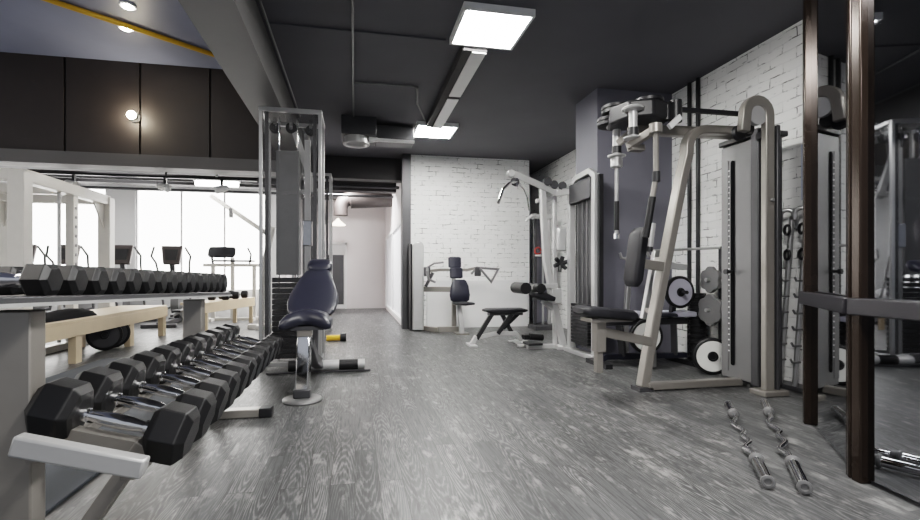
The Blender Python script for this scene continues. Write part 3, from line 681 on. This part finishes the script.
# weight tower
build('tower_panel', M(t).box(3.38, 3.41, 3.50, 3.84, .06, 2.18), GREYP, t, bevel=.006)
build('perforated_strip', M(t).box(3.374, 3.38, 3.755, 3.83, .12, 2.05), GREYP, t)
hk = M(t)
for k in range(34): hk.box(3.3725, 3.3745, 3.735, 3.75, .3 + k * .05, .312 + k * .05)
build('weight_marks', hk, WHITE, t)
build('slot', M(t).prism([(3.376, 3.70 + .022 * math.cos(a * PI / 8), (2.02 if a < 8 else .2) + .022 * math.sin(a * PI / 8)) for a in range(16)], (-.004, 0, 0)), CLOTH, t)
build('tower_shell', M(t).box(3.41, 3.66, 3.46, 3.86, .04, 2.2), GREYD, t, bevel=.01)
build('tower_edge', M(t).box(3.37, 3.42, 3.42, 3.50, .04, 2.26), GREYD, t, bevel=.01)
build('tower_top', M(t).box(3.38, 3.68, 3.42, 3.88, 2.2, 2.25), BLACK, t, bevel=.01)
build('selector_pin', M(t).cyl((3.37, 3.70, 1.03), (3.31, 3.70, 1.03), .012, 10).cyl((3.32, 3.70, 1.03), (3.295, 3.70, 1.03), .024, 10), BLACK, t)
build('rear_post', M(t).box(3.44, 3.475, 3.30, 3.36, .04, 2.25), GREYD, t, bevel=.01)
# arched front post
ar = [(3.375, 3.33, .04), (3.375, 3.33, 2.31)] + arc((3.265, 3.33, 2.33), .11, 0, PI, 10, (1, 0, 0), (0, 0, 1)) + [(3.14, 3.33, 2.18)]
build('arch_post', M(t).rtube(ar, .085, .06, up=(0, 1, 0)), SATIN, t, bevel=.01)
build('bolt', M(t).cyl((3.375, 3.29, 1.62), (3.375, 3.275, 1.62), .014, 10), STEEL, t)
build('arch_web', M(t).lathe((3.265, 3.31, 2.33), (0, 1, 0), [(0, .09), (.04, .09)], 20), SILVER, t)
build('arch_link', M(t).bar((3.36, 3.33, 2.18), (3.44, 3.55, 2.18), .06, .06), GREYD, t)
for x, z in ((3.18, 2.20), (3.26, 2.24)): build('pulley', M(t).lathe((x, 3.40, z), (0, 1, 0), [(0, .055), (.01, .065), (.02, .05), (.03, .065), (.04, .055)], 18), BLACK, t)
# boom, lever and cams
build('boom', M(t).bar((3.40, 3.72, 2.29), (2.35, 3.72, 2.27), .08, .085), SATIN, t, bevel=.008)
build('lever_rod', M(t).bar((3.28, 3.42, 2.36), (2.66, 3.50, 2.39), .03, .035), BLACK, t)
build('lever_joint', M(t).cyl((2.64, 3.50, 2.28), (2.64, 3.50, 2.46), .05, 14).cyl((2.57, 3.52, 2.30), (2.57, 3.52, 2.42), .04, 12), BLACK, t)
build('white_clip', M(t).bar((2.62, 3.42, 2.30), (2.52, 3.42, 2.21), .03, .045), WHITE, t)
build('cam_housing', M(t).prism([(2.16, 3.72, 2.30), (2.22, 3.52, 2.30), (2.40, 3.44, 2.30), (2.60, 3.50, 2.30), (2.62, 3.62, 2.30), (2.45, 3.86, 2.30), (2.24, 3.90, 2.30)], (0, 0, .15)), BLACK, t, bevel=.02)
for (x, y, z, r) in ((2.25, 3.86, 2.33, .115), (2.27, 3.80, 2.42, .125), (2.44, 3.58, 2.41, .12)):
    build('cam', M(t).lathe((x, y, z), (0, 0, 1), [(0, r * .93), (.008, r), (.03, r), (.034, r * .93), (.042, r * .93), (.046, r), (.07, r), (.075, r * .9)], 28), BLACK, t)
for (x, y, z0, z1) in ((2.30, 3.84, 2.06, 2.34), (2.245, 3.50, 2.12, 2.38)):
    build('axle', M(t).cyl((x, y, z0), (x, y, z1), .034, 16), SILVER, t)
    build('axle_cap', M(t).lathe((x, y, z1 - .03), (0, 0, 1), [(0, .05), (.008, .085), (.02, .09), (.03, .08)], 22), SILVER, t)
    build('axle_collar', M(t).cyl((x, y, z0 + .03), (x, y, z0 + .09), .042, 16), BLACK, t)
    build('arm_disc', M(t).lathe((x, y, z0 - .01), (0, 0, 1), [(0, .04), (.01, .078), (.02, .08), (.03, .04)], 22), SILVER, t)
build('cross_arm', M(t).bar((2.30, 3.82, 2.17), (2.42, 3.70, 2.29), .05, .06), SATIN, t, bevel=.006)
build('cross_arm', M(t).bar((2.235, 3.56, 2.07), (2.335, 3.30, 2.16), .05, .06), SATIN, t, bevel=.006)
build('arm_bracket', M(t).box(2.24, 2.36, 3.50, 3.58, 2.03, 2.08), SATIN, t, bevel=.006)
build('swing_joint', M(t).lathe((2.30, 3.84, 1.96), (0, 0, 1), [(0, .04), (.01, .052), (.07, .052), (.11, .04)], 16), SILVER, t)
build('swing_arm', M(t).cyl((2.30, 3.84, 1.33), (2.30, 3.84, 1.98), .016, 12), STEEL, t)
build('grip', M(t).cyl((2.30, 3.84, 1.40), (2.30, 3.84, 1.66), .022, 14), RUBBER, t)
build('grip_knob', M(t).cyl((2.30, 3.84, 1.325), (2.30, 3.84, 1.37), .025, 12), CHROME, t)
build('swing_arm', M(t).tube([(2.325, 3.32, 2.16), (2.335, 3.33, 2.10), (2.345, 3.34, 1.80), (2.335, 3.35, 1.70), (2.27, 3.37, 1.30)], .021, 12), SATIN, t)
build('arm_pivot', M(t).cyl((2.325, 3.32, 2.12), (2.325, 3.32, 2.19), .05, 16), SATIN, t)
build('arm_joint', M(t).cyl((2.346, 3.34, 1.82), (2.346, 3.34, 1.74), .03, 12), BLACK, t)
build('grip', M(t).cyl((2.322, 3.353, 1.62), (2.272, 3.369, 1.30), .027, 14), RUBBER, t)
# back pad, seat
ub = Vector((.14, 0, 1)); nb = Vector((-1, 0, .14))
build('back_pad', M(t).pad((2.335, 3.60, 1.15), ub, (0, 1, 0), nb, .50, [(0, .07), (.04, .095), (.12, .105), (.88, .105), (.96, .095), (1, .07)], .10), VINYL, t)
build('pad_bracket', M(t).bar((2.37, 3.62, 1.10), (2.66, 3.66, 1.07), .06, .08), SATIN, t, bevel=.006)
build('side_bar', M(t).bar((2.68, 3.72, 1.09), (2.96, 3.80, 1.07), .05, .05), SILVER, t)
build('counter_tube', M(t).tube([(2.49, 3.60, 1.44), (2.46, 3.60, 1.24)], .03, 12), SILVER, t)
build('tube_cap', M(t).cyl((2.46, 3.60, 1.24), (2.455, 3.60, 1.20), .033, 12), BLACK, t)
build('seat_pad', M(t).pad((2.045, 3.60, .685), (1, 0, -.10), (0, 1, 0), (.10, 0, 1), .49, [(0, .10), (.03, .13), (.1, .15), (.9, .15), (.97, .13), (1, .10)], .12), VINYL, t)
build('seat_plate', M(t).box(1.88, 2.24, 3.50, 3.70, .615, .645), SATIN, t)
build('seat_post', M(t).box(1.955, 2.04, 3.56, 3.65, .36, .63), SATIN, t, bevel=.006)
build('seat_stem', M(t).box(1.965, 2.02, 3.575, 3.635, .19, .36), SATIN, t, bevel=.004)
build('seat_link', M(t).bar((2.0, 3.6, .53), (2.52, 3.66, .42), .06, .08), SATIN, t, bevel=.006)

# ------------------------------------------------------------------ bench press behind the fly machine
t = thing('bench_press', 'low weight bench with pale and navy pad behind the chest fly machine', 'bench', (3.1, 4.75, 0))
build('pad', M(t).pad((3.10, 4.70, .56), (1, 0, 0), (0, 1, 0), (0, 0, 1), 1.2, [(0, .1), (.02, .13), (.06, .15), (.94, .15), (.98, .13), (1, .1)], .085), NAVY, t)
build('pad_end', M(t).pad((3.58, 4.70, .565), (1, 0, 0), (0, 1, 0), (0, 0, 1), .28, [(0, .14), (.1, .153), (.9, .153), (1, .12)], .09), LILAC, t)
build('pad_band', M(t).pad((2.95, 4.70, .565), (1, 0, 0), (0, 1, 0), (0, 0, 1), .42, [(0, .15), (.1, .153), (.9, .153), (1, .15)], .09), LILAC, t)
build('under_frame', M(t).box(2.56, 3.66, 4.65, 4.75, .45, .52), GREYD, t, bevel=.006)
build('base_rail', M(t).rtube([(2.62, 4.80, .03), (2.74, 4.80, .09), (3.70, 4.74, .09)], .07, .06), NAVY, t, bevel=.006)
build('leg', M(t).bar((2.86, 4.72, .47), (2.94, 4.78, .10), .06, .07), GREYD, t)
build('leg', M(t).bar((3.52, 4.70, .47), (3.56, 4.74, .10), .06, .07), GREYD, t)
build('stabilizer', M(t).box(2.60, 2.68, 4.55, 4.99, 0, .05), BLACK, t)
build('stabilizer', M(t).box(3.62, 3.70, 4.45, 4.99, 0, .05), BLACK, t)
for y in (4.50, 5.02):
    build('upright', M(t).rtube([(3.12, y, .02), (3.12, y, .4), (3.18, y, 1.26)], .05, .06, up=(0, 1, 0)), STEEL, t, bevel=.005)
    build('hook', M(t).tube([(3.18, y, 1.24), (3.12, y, 1.19), (3.07, y, 1.20), (3.05, y, 1.26)], .015, 8), STEEL, t)
build('cross_tie', M(t).bar((3.12, 4.5, .30), (3.12, 5.02, .30), .05, .05), GREYD, t)
build('peg_arm', M(t).rtube([(3.47, 4.68, .50), (3.46, 4.60, .81)], .05, .05, up=(1, 0, 0)), GREYD, t)
build('peg', M(t).cyl((3.455, 4.62, .815), (3.455, 4.40, .815), .02, 10), BLACK, t)
build('peg', M(t).cyl((3.02, 4.56, .35), (3.02, 4.42, .35), .02, 10), BLACK, t)
def plate(x, y, z, r, th, label, face, d=(0, -1, 0), face_r=.86):
    d = Vector(d).normalized()
    t = thing('weight_plate', label, 'weight plate', (x, y, z))
    t0 = Vector((x, y, z))
    build('disc', M(t).lathe(t0, d, [(0, r * .95), (.008, r), (th - .008, r), (th, r * .95), (th + .001, r * face_r), (th - .004, r * face_r * .98), (th - .006, .03)], 40), RUBBER, t)
    build('face', M(t).lathe(t0 + d * (th - .006), d, [(0, r * face_r * .97), (.005, r * face_r * .95), (.006, r * .30)], 40), face, t)
    build('hub', M(t).lathe(t0 + d * (th - .004), d, [(0, r * .28), (.016, r * .26), (.018, r * .17), (.006, r * .16)], 24), BLACK, t)
    return t
plate(3.455, 4.545, .815, .175, .045, 'grey faced weight plate hung on a peg above the bench', LILAC)
plate(3.525, 4.15, .187, .185, .06, 'black weight plate with white face standing on the floor by weight tower', PLATEW, (-.35, -1, 0))
plate(3.02, 4.495, .35, .18, .05, 'white faced weight plate hung low under the bench behind the slanted post', PLATEW, (-.12, -1, 0))
# plate tree near the wall
t = thing('plate_tree', 'grey plate storage tree half hidden behind the tall weight tower', 'rack', (3.80, 4.33, 0))
build('mast', M(t).box(3.80, 3.85, 4.30, 4.36, .02, 1.3), GREYD, t)
build('base', M(t).box(3.74, 3.86, 4.24, 4.42, 0, .04), GREYD, t)
build('top_bar', M(t).cyl((3.82, 4.33, 1.29), (2.98, 4.40, 1.25), .014, 10), STEEL, t)
build('peg', M(t).cyl((3.82, 4.33, .62), (3.62, 4.33, .63), .02, 10), STEEL, t)
build('peg', M(t).cyl((3.82, 4.33, .94), (3.62, 4.33, .95), .02, 10), STEEL, t)
for z, r, lab in ((.63, .17, 'grey weight plate on the lower peg of the storage tree'), (.95, .14, 'grey weight plate on the upper peg of the storage tree')):
    p = M(O(3.68, 4.33, z)); lp = []
    for k in range(36):
        q = 2 * PI * k / 36; rr = r * (1 - .14 * max(0, math.cos(6 * q)))
        lp.append(Vector((3.66, 4.33 + rr * math.cos(q), z + rr * math.sin(q))))
    p.prism(lp, (.045, 0, 0))
    single('weight_plate', p, GREYP, lab, 'weight plate', bevel=.006)
# knobbly foam roller
fr_ = M(O(3.76, 4.62, 0)); pr = []
for k in range(26): pr += [(.02 + k * .031, .085 if k % 2 else .10), (.02 + k * .031 + .02, .085 if k % 2 else .10)]
fr_.lathe((3.76, 4.62, -.018), (0, 0, 1), pr, 18)
single('foam_roller', fr_, RUBBER, 'black knobbly foam roller standing upright by the white wall', 'roller')

# wall pipes, notice, accessory rack
for y, lab in ((4.72, 'black vertical pipe on white brick wall, right one of the pair'), (4.86, 'black vertical pipe on white brick wall, left one of the pair')):
    single('wall_pipe', M(O(3.84, y, 0)).cyl((3.845, y, 0), (3.845, y, 3.25), .022, 12), BLACK, lab, 'pipe', 'black pipes on the brick wall')
t = thing('wall_notice', 'pale blue paper notice on the brick wall by the mirror', 'notice', (3.868, 3.45, 1.9))
build('sheet', M(t).box(3.862, 3.869, 3.36, 3.47, 1.66, 2.15), mat('pale_paper', (.62, .66, .78), .7), t)
t = thing('accessory_rack', 'silver upright storage rack with hooks leaning on the brick wall by mirror', 'rack', (3.78, 3.46, 0))
build('base', M(t).box(3.70, 3.86, 3.28, 3.66, 0, .04), GREYD, t, bevel=.006)
for y in (3.38, 3.52):
    build('upright', M(t).tube([(3.73, y + .03, .03), (3.82, y, 1.50)] + arc((3.82 - .05, y, 1.53), .05, 0, PI * .9, 6, (.6, -.8, 0), (0, 0, 1)) + [(3.745, y + .04, 1.48)], .02, 10), STEEL, t)
    for z in (1.18, 1.40):
        k_ = build('ring_hook', M(t).tube(arc((3.77, y, z), .042, 0, 2 * PI, 14, (.35, .94, 0), (0, 0, 1))[:-1], .012, 8, closed=True), BLACK, t)
    for k in range(6):
        z = .25 + k * .14; build('prong', M(t).tube([(3.74 + z * .06, y, z), (3.66 + z * .06, y, z), (3.64 + z * .06, y, z + .03)], .009, 6), GREYP, t)

# ------------------------------------------------------------------ curl bars on the floor
def curl_bar(p, q, label, ph):
    p, q = Vector(p), Vector(q); d = (q - p).normalized(); Lb = (q - p).length; s = Vector((-d.y, d.x, 0))
    mid = (p + q) / 2
    t = thing('curl_bar', label, 'barbell', (mid.x, mid.y, 0), 'chrome curl bars on the floor')
    zr = Vector((0, 0, .040))
    at = lambda a, off=0, dz=0: p + d * (a * Lb) + s * (off * ph) + zr + Vector((0, 0, dz))
    for e0, e1, c in ((0, .19, .20), (1, .83, .82)):
        sl = build('sleeve', M(t).cyl(at(e0), at(e1), .027, 20), CHROME, t)
        dd = d if e0 == 0 else -d
        build('end_cap', M(t).lathe(at(e0), -dd, [(0, .030), (.010, .030), (.012, .026), (.012, .017), (.004, .015)], 20), GREYP, sl)
        build('collar', M(t).lathe(at(e1), dd, [(0, .03), (.004, .036), (.016, .036), (.02, .028), (.05, .022)], 20), GREYP, t)
    off = .040
    pts = [at(.20), at(.27), at(.335, off * .9, -.012), at(.43, -off * .55, -.012), at(.50, off * .25, -.012), at(.57, -off * .55, -.012), at(.665, off * .9, -.012), at(.73), at(.82)]
    sm = []
    for i in range(len(pts) - 1):
        for k in range(4):
            f = k / 4; f = f * f * (3 - 2 * f) if False else f
            sm.append(pts[i].lerp(pts[i + 1], f))
    sm.append(pts[-1])
    sm = [sm[0]] + [(sm[i - 1] + sm[i] * 2 + sm[i + 1]) / 4 for i in range(1, len(sm) - 1)] + [sm[-1]]
    build('bent_shaft', M(t).tube(sm, .0155, 14), CHROME, t)
    return t
curl_bar((1.885, 1.86, 0), (2.72, 3.02, 0), 'chrome bent curl bar on the floor, left of the two', 1)
curl_bar((2.0, 1.78, 0), (3.03, 3.02, 0), 'chrome bent curl bar on the floor, right one nearer the mirror', 1)

# ------------------------------------------------------------------ left hall
# long pale wooden bench
t = thing('wooden_bench', 'long pale wooden bench running along the left hall behind dumbbell rack', 'bench', (-3.4, 6.6, 0))
build('bench_top', M(t).box(-3.75, -3.08, 4.6, 8.6, .46, .50), WOOD, t, bevel=.004)
build('front_beam', M(t).box(-3.12, -3.07, 4.6, 8.6, .31, .46), WOOD, t, bevel=.004)
for y in (4.8, 6.05, 7.35, 8.5):
    build('leg', M(t).box(-3.16, -3.08, y - .06, y + .06, 0, .31), WOOD, t, bevel=.004)
    build('leg', M(t).box(-3.75, -3.69, y - .06, y + .06, 0, .31), WOOD, t, bevel=.004)
build('rear_beam', M(t).box(-3.75, -3.70, 4.6, 8.6, .31, .46), WOOD, t)
t = thing('wooden_bench', 'shorter pale wooden bench farther back beyond the rack, with small dumbbells on it', 'bench', (-2.45, 9.6, 0))
u_ = Vector((.4, 2.0, 0)).normalized(); n_ = Vector((u_.y, -u_.x, 0)); c_ = Vector((-2.5, 9.6, 0)); z_ = Vector((0, 0, 1))
build('bench_top', M(t).bar(c_ - u_ * 1.0 + z_ * .51, c_ + u_ * 1.05 + z_ * .51, .42, .04), WOOD, t, bevel=.004)
build('front_beam', M(t).bar(c_ - u_ * 1.0 + n_ * .19 + z_ * .42, c_ + u_ * 1.05 + n_ * .19 + z_ * .42, .04, .14), WOOD, t, bevel=.004)
for a in (-.9, .95):
    for b in (-.17, .17): build('leg', M(t).bar(c_ + u_ * a + n_ * b, c_ + u_ * a + n_ * b + z_ * .49, .07, .07), WOOD, t, bevel=.004)
# black bag and dark weights on it
bg = M(O(-3.35, 6.3, .5)); secs = []
for k in range(9):
    q = k / 8; y = 4.9 + 1.9 * q; h = (.075 + .03 * math.sin(q * 9)) * min(1, 5 * min(q, 1 - q) + .25)
    secs.append([Vector((-3.38 + .24 * math.cos(a * PI / 5) * (1 if 0 < k < 8 else .5), y, .502 + h * max(0, math.sin(a * PI / 5)))) for a in range(6)])
bg.loft(secs)
single('gym_bag', bg, CLOTH, 'flat black gym bag lying on the pale wooden bench', 'bag', bevel=.01)
for i, (y, x, lab) in enumerate(((9.45, -2.5, 'small dark dumbbell on wooden bench, nearest of the three'), (9.85, -2.42, 'small dark dumbbell on wooden bench, middle of the three'), (10.25, -2.34, 'small dark dumbbell on wooden bench, farthest of the three'))):
    t = thing('hex_dumbbell', lab, 'dumbbell', (x, y, .6), 'small dumbbells on the wooden bench')
    for s_ in (-1, 1): build('head', M(t).lathe((x + s_ * .06, y, .606), (s_, 0, 0), [(0, .07), (.02, .085), (.10, .085), (.12, .07)], 6), RUBBER, t)
    build('handle', M(t).cyl((x - .07, y, .606), (x + .07, y, .606), .018, 10), STEEL, t)
for y, lab in ((7.0, 'dark round weight plate leaning under wooden bench, near one'), (7.22, 'dark round weight plate leaning under wooden bench, far one')):
    tt = plate(-3.26, y, .205, .20, .05, lab, GREYD, (.35, -1, 0)); tt['group'] = 'dark plates under the wooden bench'
# white power rack
t = thing('power_rack', 'big white steel power rack at the left edge behind dumbbells', 'rack', (-4.3, 7.4, 0))
RXr = -3.86; RXl = -5.2
for x in (RXr, RXl):
    for y in (6.38, 8.33):
        build('post', M(t).box(x - .085, x + .085, y - .085, y + .085, 0, 2.22), FRAMEW, t, bevel=.01)
    build('top_beam', M(t).box(x - .07, x + .07, 6.38, 8.33, 2.10, 2.25), FRAMEW, t, bevel=.01)
    pp = M(t).box(x - .05, x + .05, 7.35, 7.47, 0, 2.12)
    build('perforated_upright', pp, FRAMEW, t, bevel=.006)
    hk = M(t)
    for k in range(12): hk.cyl((x + .045, 7.41, .5 + k * .13), (x + .056, 7.41, .5 + k * .13), .022, 10)
    build('upright_holes', hk, GREYP, t)
    build('guide_rod', M(t).cyl((x, 7.12, .1), (x, 7.12, 2.12), .022, 12), STEEL, t)
    build('base_rail', M(t).box(x - .06, x + .06, 6.38, 8.33, 0, .09), FRAMEW, t, bevel=.008)
    build('gusset', M(t).prism([(x - .01, 8.25, 2.1), (x - .01, 7.95, 2.1), (x - .01, 8.25, 1.72)], (.02, 0, 0)), FRAMEW, t)
for y in (6.38, 8.33, 7.4): build('cross_beam', M(t).box(RXl, RXr, y - .06, y + .06, 2.11, 2.24), FRAMEW, t, bevel=.01)
# cross trainers by the windows
def trainer():
    t = thing('cross_trainer', '', 'exercise machine', (0, 0, 0), 'cross trainers by the windows')
    build('base', M().rtube([(0, -.75, .06), (0, .75, .06)], .10, .08).box(-.30, .30, -.79, -.70, 0, .07).box(-.30, .30, .70, .79, 0, .07), GREYD, t, bevel=.01)
    build('flywheel_housing', M().lathe((-.09, .42, .40), (1, 0, 0), [(0, .27), (.02, .31), (.16, .31), (.18, .27)], 24), GREYP, t)
    build('mast', M().rtube([(0, .30, .10), (0, .08, .80), (0, -.02, 1.28)], .09, .08), GREYD, t, bevel=.01)
    c = build('console', M().loft([[Vector((x, y, z)) for x, y, z in ((-.15, -.10, 1.22), (.15, -.10, 1.22), (.15, -.02, 1.20), (-.15, -.02, 1.20))], [Vector((x, y, z)) for x, y, z in ((-.20, -.04, 1.60), (.20, -.04, 1.60), (.19, .04, 1.58), (-.19, .04, 1.58))]]), mat('console_brown', (.06, .048, .046), .5) if 'console_brown' not in bpy.data.materials else bpy.data.materials['console_brown'], t, bevel=.02)
    build('screen', M().loft([[Vector((x, y, z)) for x, y, z in ((-.10, -.102, 1.30), (.10, -.102, 1.30), (.10, -.09, 1.30), (-.10, -.09, 1.30))], [Vector((x, y, z)) for x, y, z in ((-.13, -.066, 1.52), (.13, -.066, 1.52), (.13, -.055, 1.52), (-.13, -.055, 1.52))]]), BLACK, c)
    for s in (-1, 1):
        build('swing_arm', M().tube([(s * .26, .30, .35), (s * .28, .12, .95), (s * .31, .02, 1.25), (s * .36, -.08, 1.38), (s * .28, -.16, 1.56)], .022, 8), GREYP, t)
        build('pedal_bar', M().rtube([(s * .18, .42, .32), (s * .2, -.7, .22)], .05, .05), GREYD, t)
        build('pedal', M().box(s * .2 - .08, s * .2 + .08, -.45, -.10, .27, .31), BLACK, t, bevel=.01)
    return t
tp = trainer()
spots = [(-7.05, 'cross trainer by the windows, leftmost, at photo edge'), (-6.26, 'cross trainer by the windows, left of the power rack rod'), (-5.48, 'cross trainer by the windows behind the power rack rod'), (-4.52, 'cross trainer by the windows just right of power rack'), (-3.66, 'cross trainer by the windows with whole console clear, rightmost')]
for i, (x, lab) in enumerate(spots):
    o = tp if i == 0 else dup(tp, (0, 0, 0), lab)
    o['label'] = lab; o.location = (x, (10.4, 10.5, 10.45, 10.4, 10.5)[i], 0); o.rotation_euler = (0, 0, R((3, 2, -2, -3, 2)[i]))
# white framed curl bench by the windows
t = thing('preacher_curl_bench', 'white framed bench with black pads near windows right of cross trainers', 'bench', (-2.65, 11.1, 0))
build('frame', M(t).box(-3.25, -2.05, 11.05, 11.14, 1.18, 1.25), FRAMEW, t, bevel=.008)
for x, z in ((-3.05, 1.2), (-2.65, 1.38), (-2.2, 1.2)): build('leg', M(t).box(x - .04, x + .04, 11.06, 11.13, .05, z), FRAMEW, t, bevel=.006)
build('base', M(t).box(-3.15, -2.1, 11.05, 11.14, 0, .06).box(-3.09, -3.01, 10.8, 11.36, 0, .06).box(-2.24, -2.16, 10.8, 11.36, 0, .06), FRAMEW, t)
build('arm_pad', M(t).pad((-2.86, 11.05, 1.50), (1, 0, 0), (0, .5, 1), (0, -1, .5), .56, [(0, .08), (.06, .13), (.5, .13), (.94, .13), (1, .08)], .09), VINYL, t)
build('seat_pad', M(t).pad((-2.62, 11.08, 1.31), (1, 0, 0), (0, 1, 0), (0, 0, 1), .85, [(0, .1), (.05, .14), (.95, .14), (1, .1)], .08), VINYL, t)
build('pad_strut', M(t).bar((-3.05, 11.1, 1.2), (-3.10, 11.06, 1.56), .04, .04), GREYD, t)
build('handle', M(t).tube([(-2.3, 11.1, 1.25), (-2.26, 11.05, 1.45), (-2.32, 11.0, 1.6)], .022, 8), GREYP, t)
# white inclined cable frame
t = thing('slanted_cable_machine', 'white slanted arm machine in front of the windows left of tall tower', 'exercise machine', (-1.5, 9.3, 0))
build('post', M(t).rtube([(-1.72, 9.3, .02), (-1.68, 9.3, 1.1), (-1.52, 9.3, 1.9)], .10, .10, up=(0, 1, 0)), FRAMEW, t, bevel=.008)
build('arm', M(t).bar((-1.54, 9.3, 1.72), (-2.60, 9.3, 2.46), .07, .08), FRAMEW, t, bevel=.008)
build('base', M(t).box(-1.95, -1.2, 9.22, 9.38, 0, .08).box(-1.77, -1.67, 9.0, 9.6, 0, .08), FRAMEW, t, bevel=.008)
build('arm_clip', M(t).box(-2.28, -2.22, 9.26, 9.34, 2.06, 2.24), GREYP, t)

# ------------------------------------------------------------------ light, world, camera
def area(name, loc, size, power, rot=(0, 0, 0), col=(1, 1, 1), sy=None):
    l = bpy.data.lights.new(name, 'AREA'); l.energy = power; l.size = size; l.color = col
    if sy: l.shape = 'RECTANGLE'; l.size_y = sy
    o = bpy.data.objects.new(name, l); C.objects.link(o); o.location = loc; o.rotation_euler = rot
    return o
area('room_light', (1.2, 1.0, 3.2), .6, 110, col=(1, .98, .95))
area('room_light', (1.6, -1.6, 3.2), .8, 45, col=(1, .98, .95))
area('hall_light', (-3.6, 1.5, 4.0), 1.5, 110, col=(1, .95, .88))
area('corridor_light', (-.4, 11.2, 3.1), .5, 170, col=(1, .97, .95))
area('hall_rear_light', (-4.5, 10.0, 3.1), 1.5, 25)
w = bpy.data.worlds.new('world'); bpy.context.scene.world = w; w.use_nodes = True
w.node_tree.nodes['Background'].inputs[0].default_value = (.8, .85, .95, 1); w.node_tree.nodes['Background'].inputs[1].default_value = .35

cam = bpy.data.cameras.new('camera'); co = bpy.data.objects.new('camera', cam); C.objects.link(co)
cam.sensor_width = 36; cam.lens = 470 / 920 * 36; cam.shift_x = 13 / 920; cam.shift_y = 15 / 920; cam.clip_start = .05; cam.clip_end = 100
co.location = (0, 0, 1.0); co.rotation_euler = (PI / 2, 0, -math.atan((447 - 355) / 470))
sc = bpy.context.scene; sc.camera = co
sc.view_settings.view_transform = 'Filmic'; sc.view_settings.look = 'Medium High Contrast'; sc.view_settings.exposure = 0.5
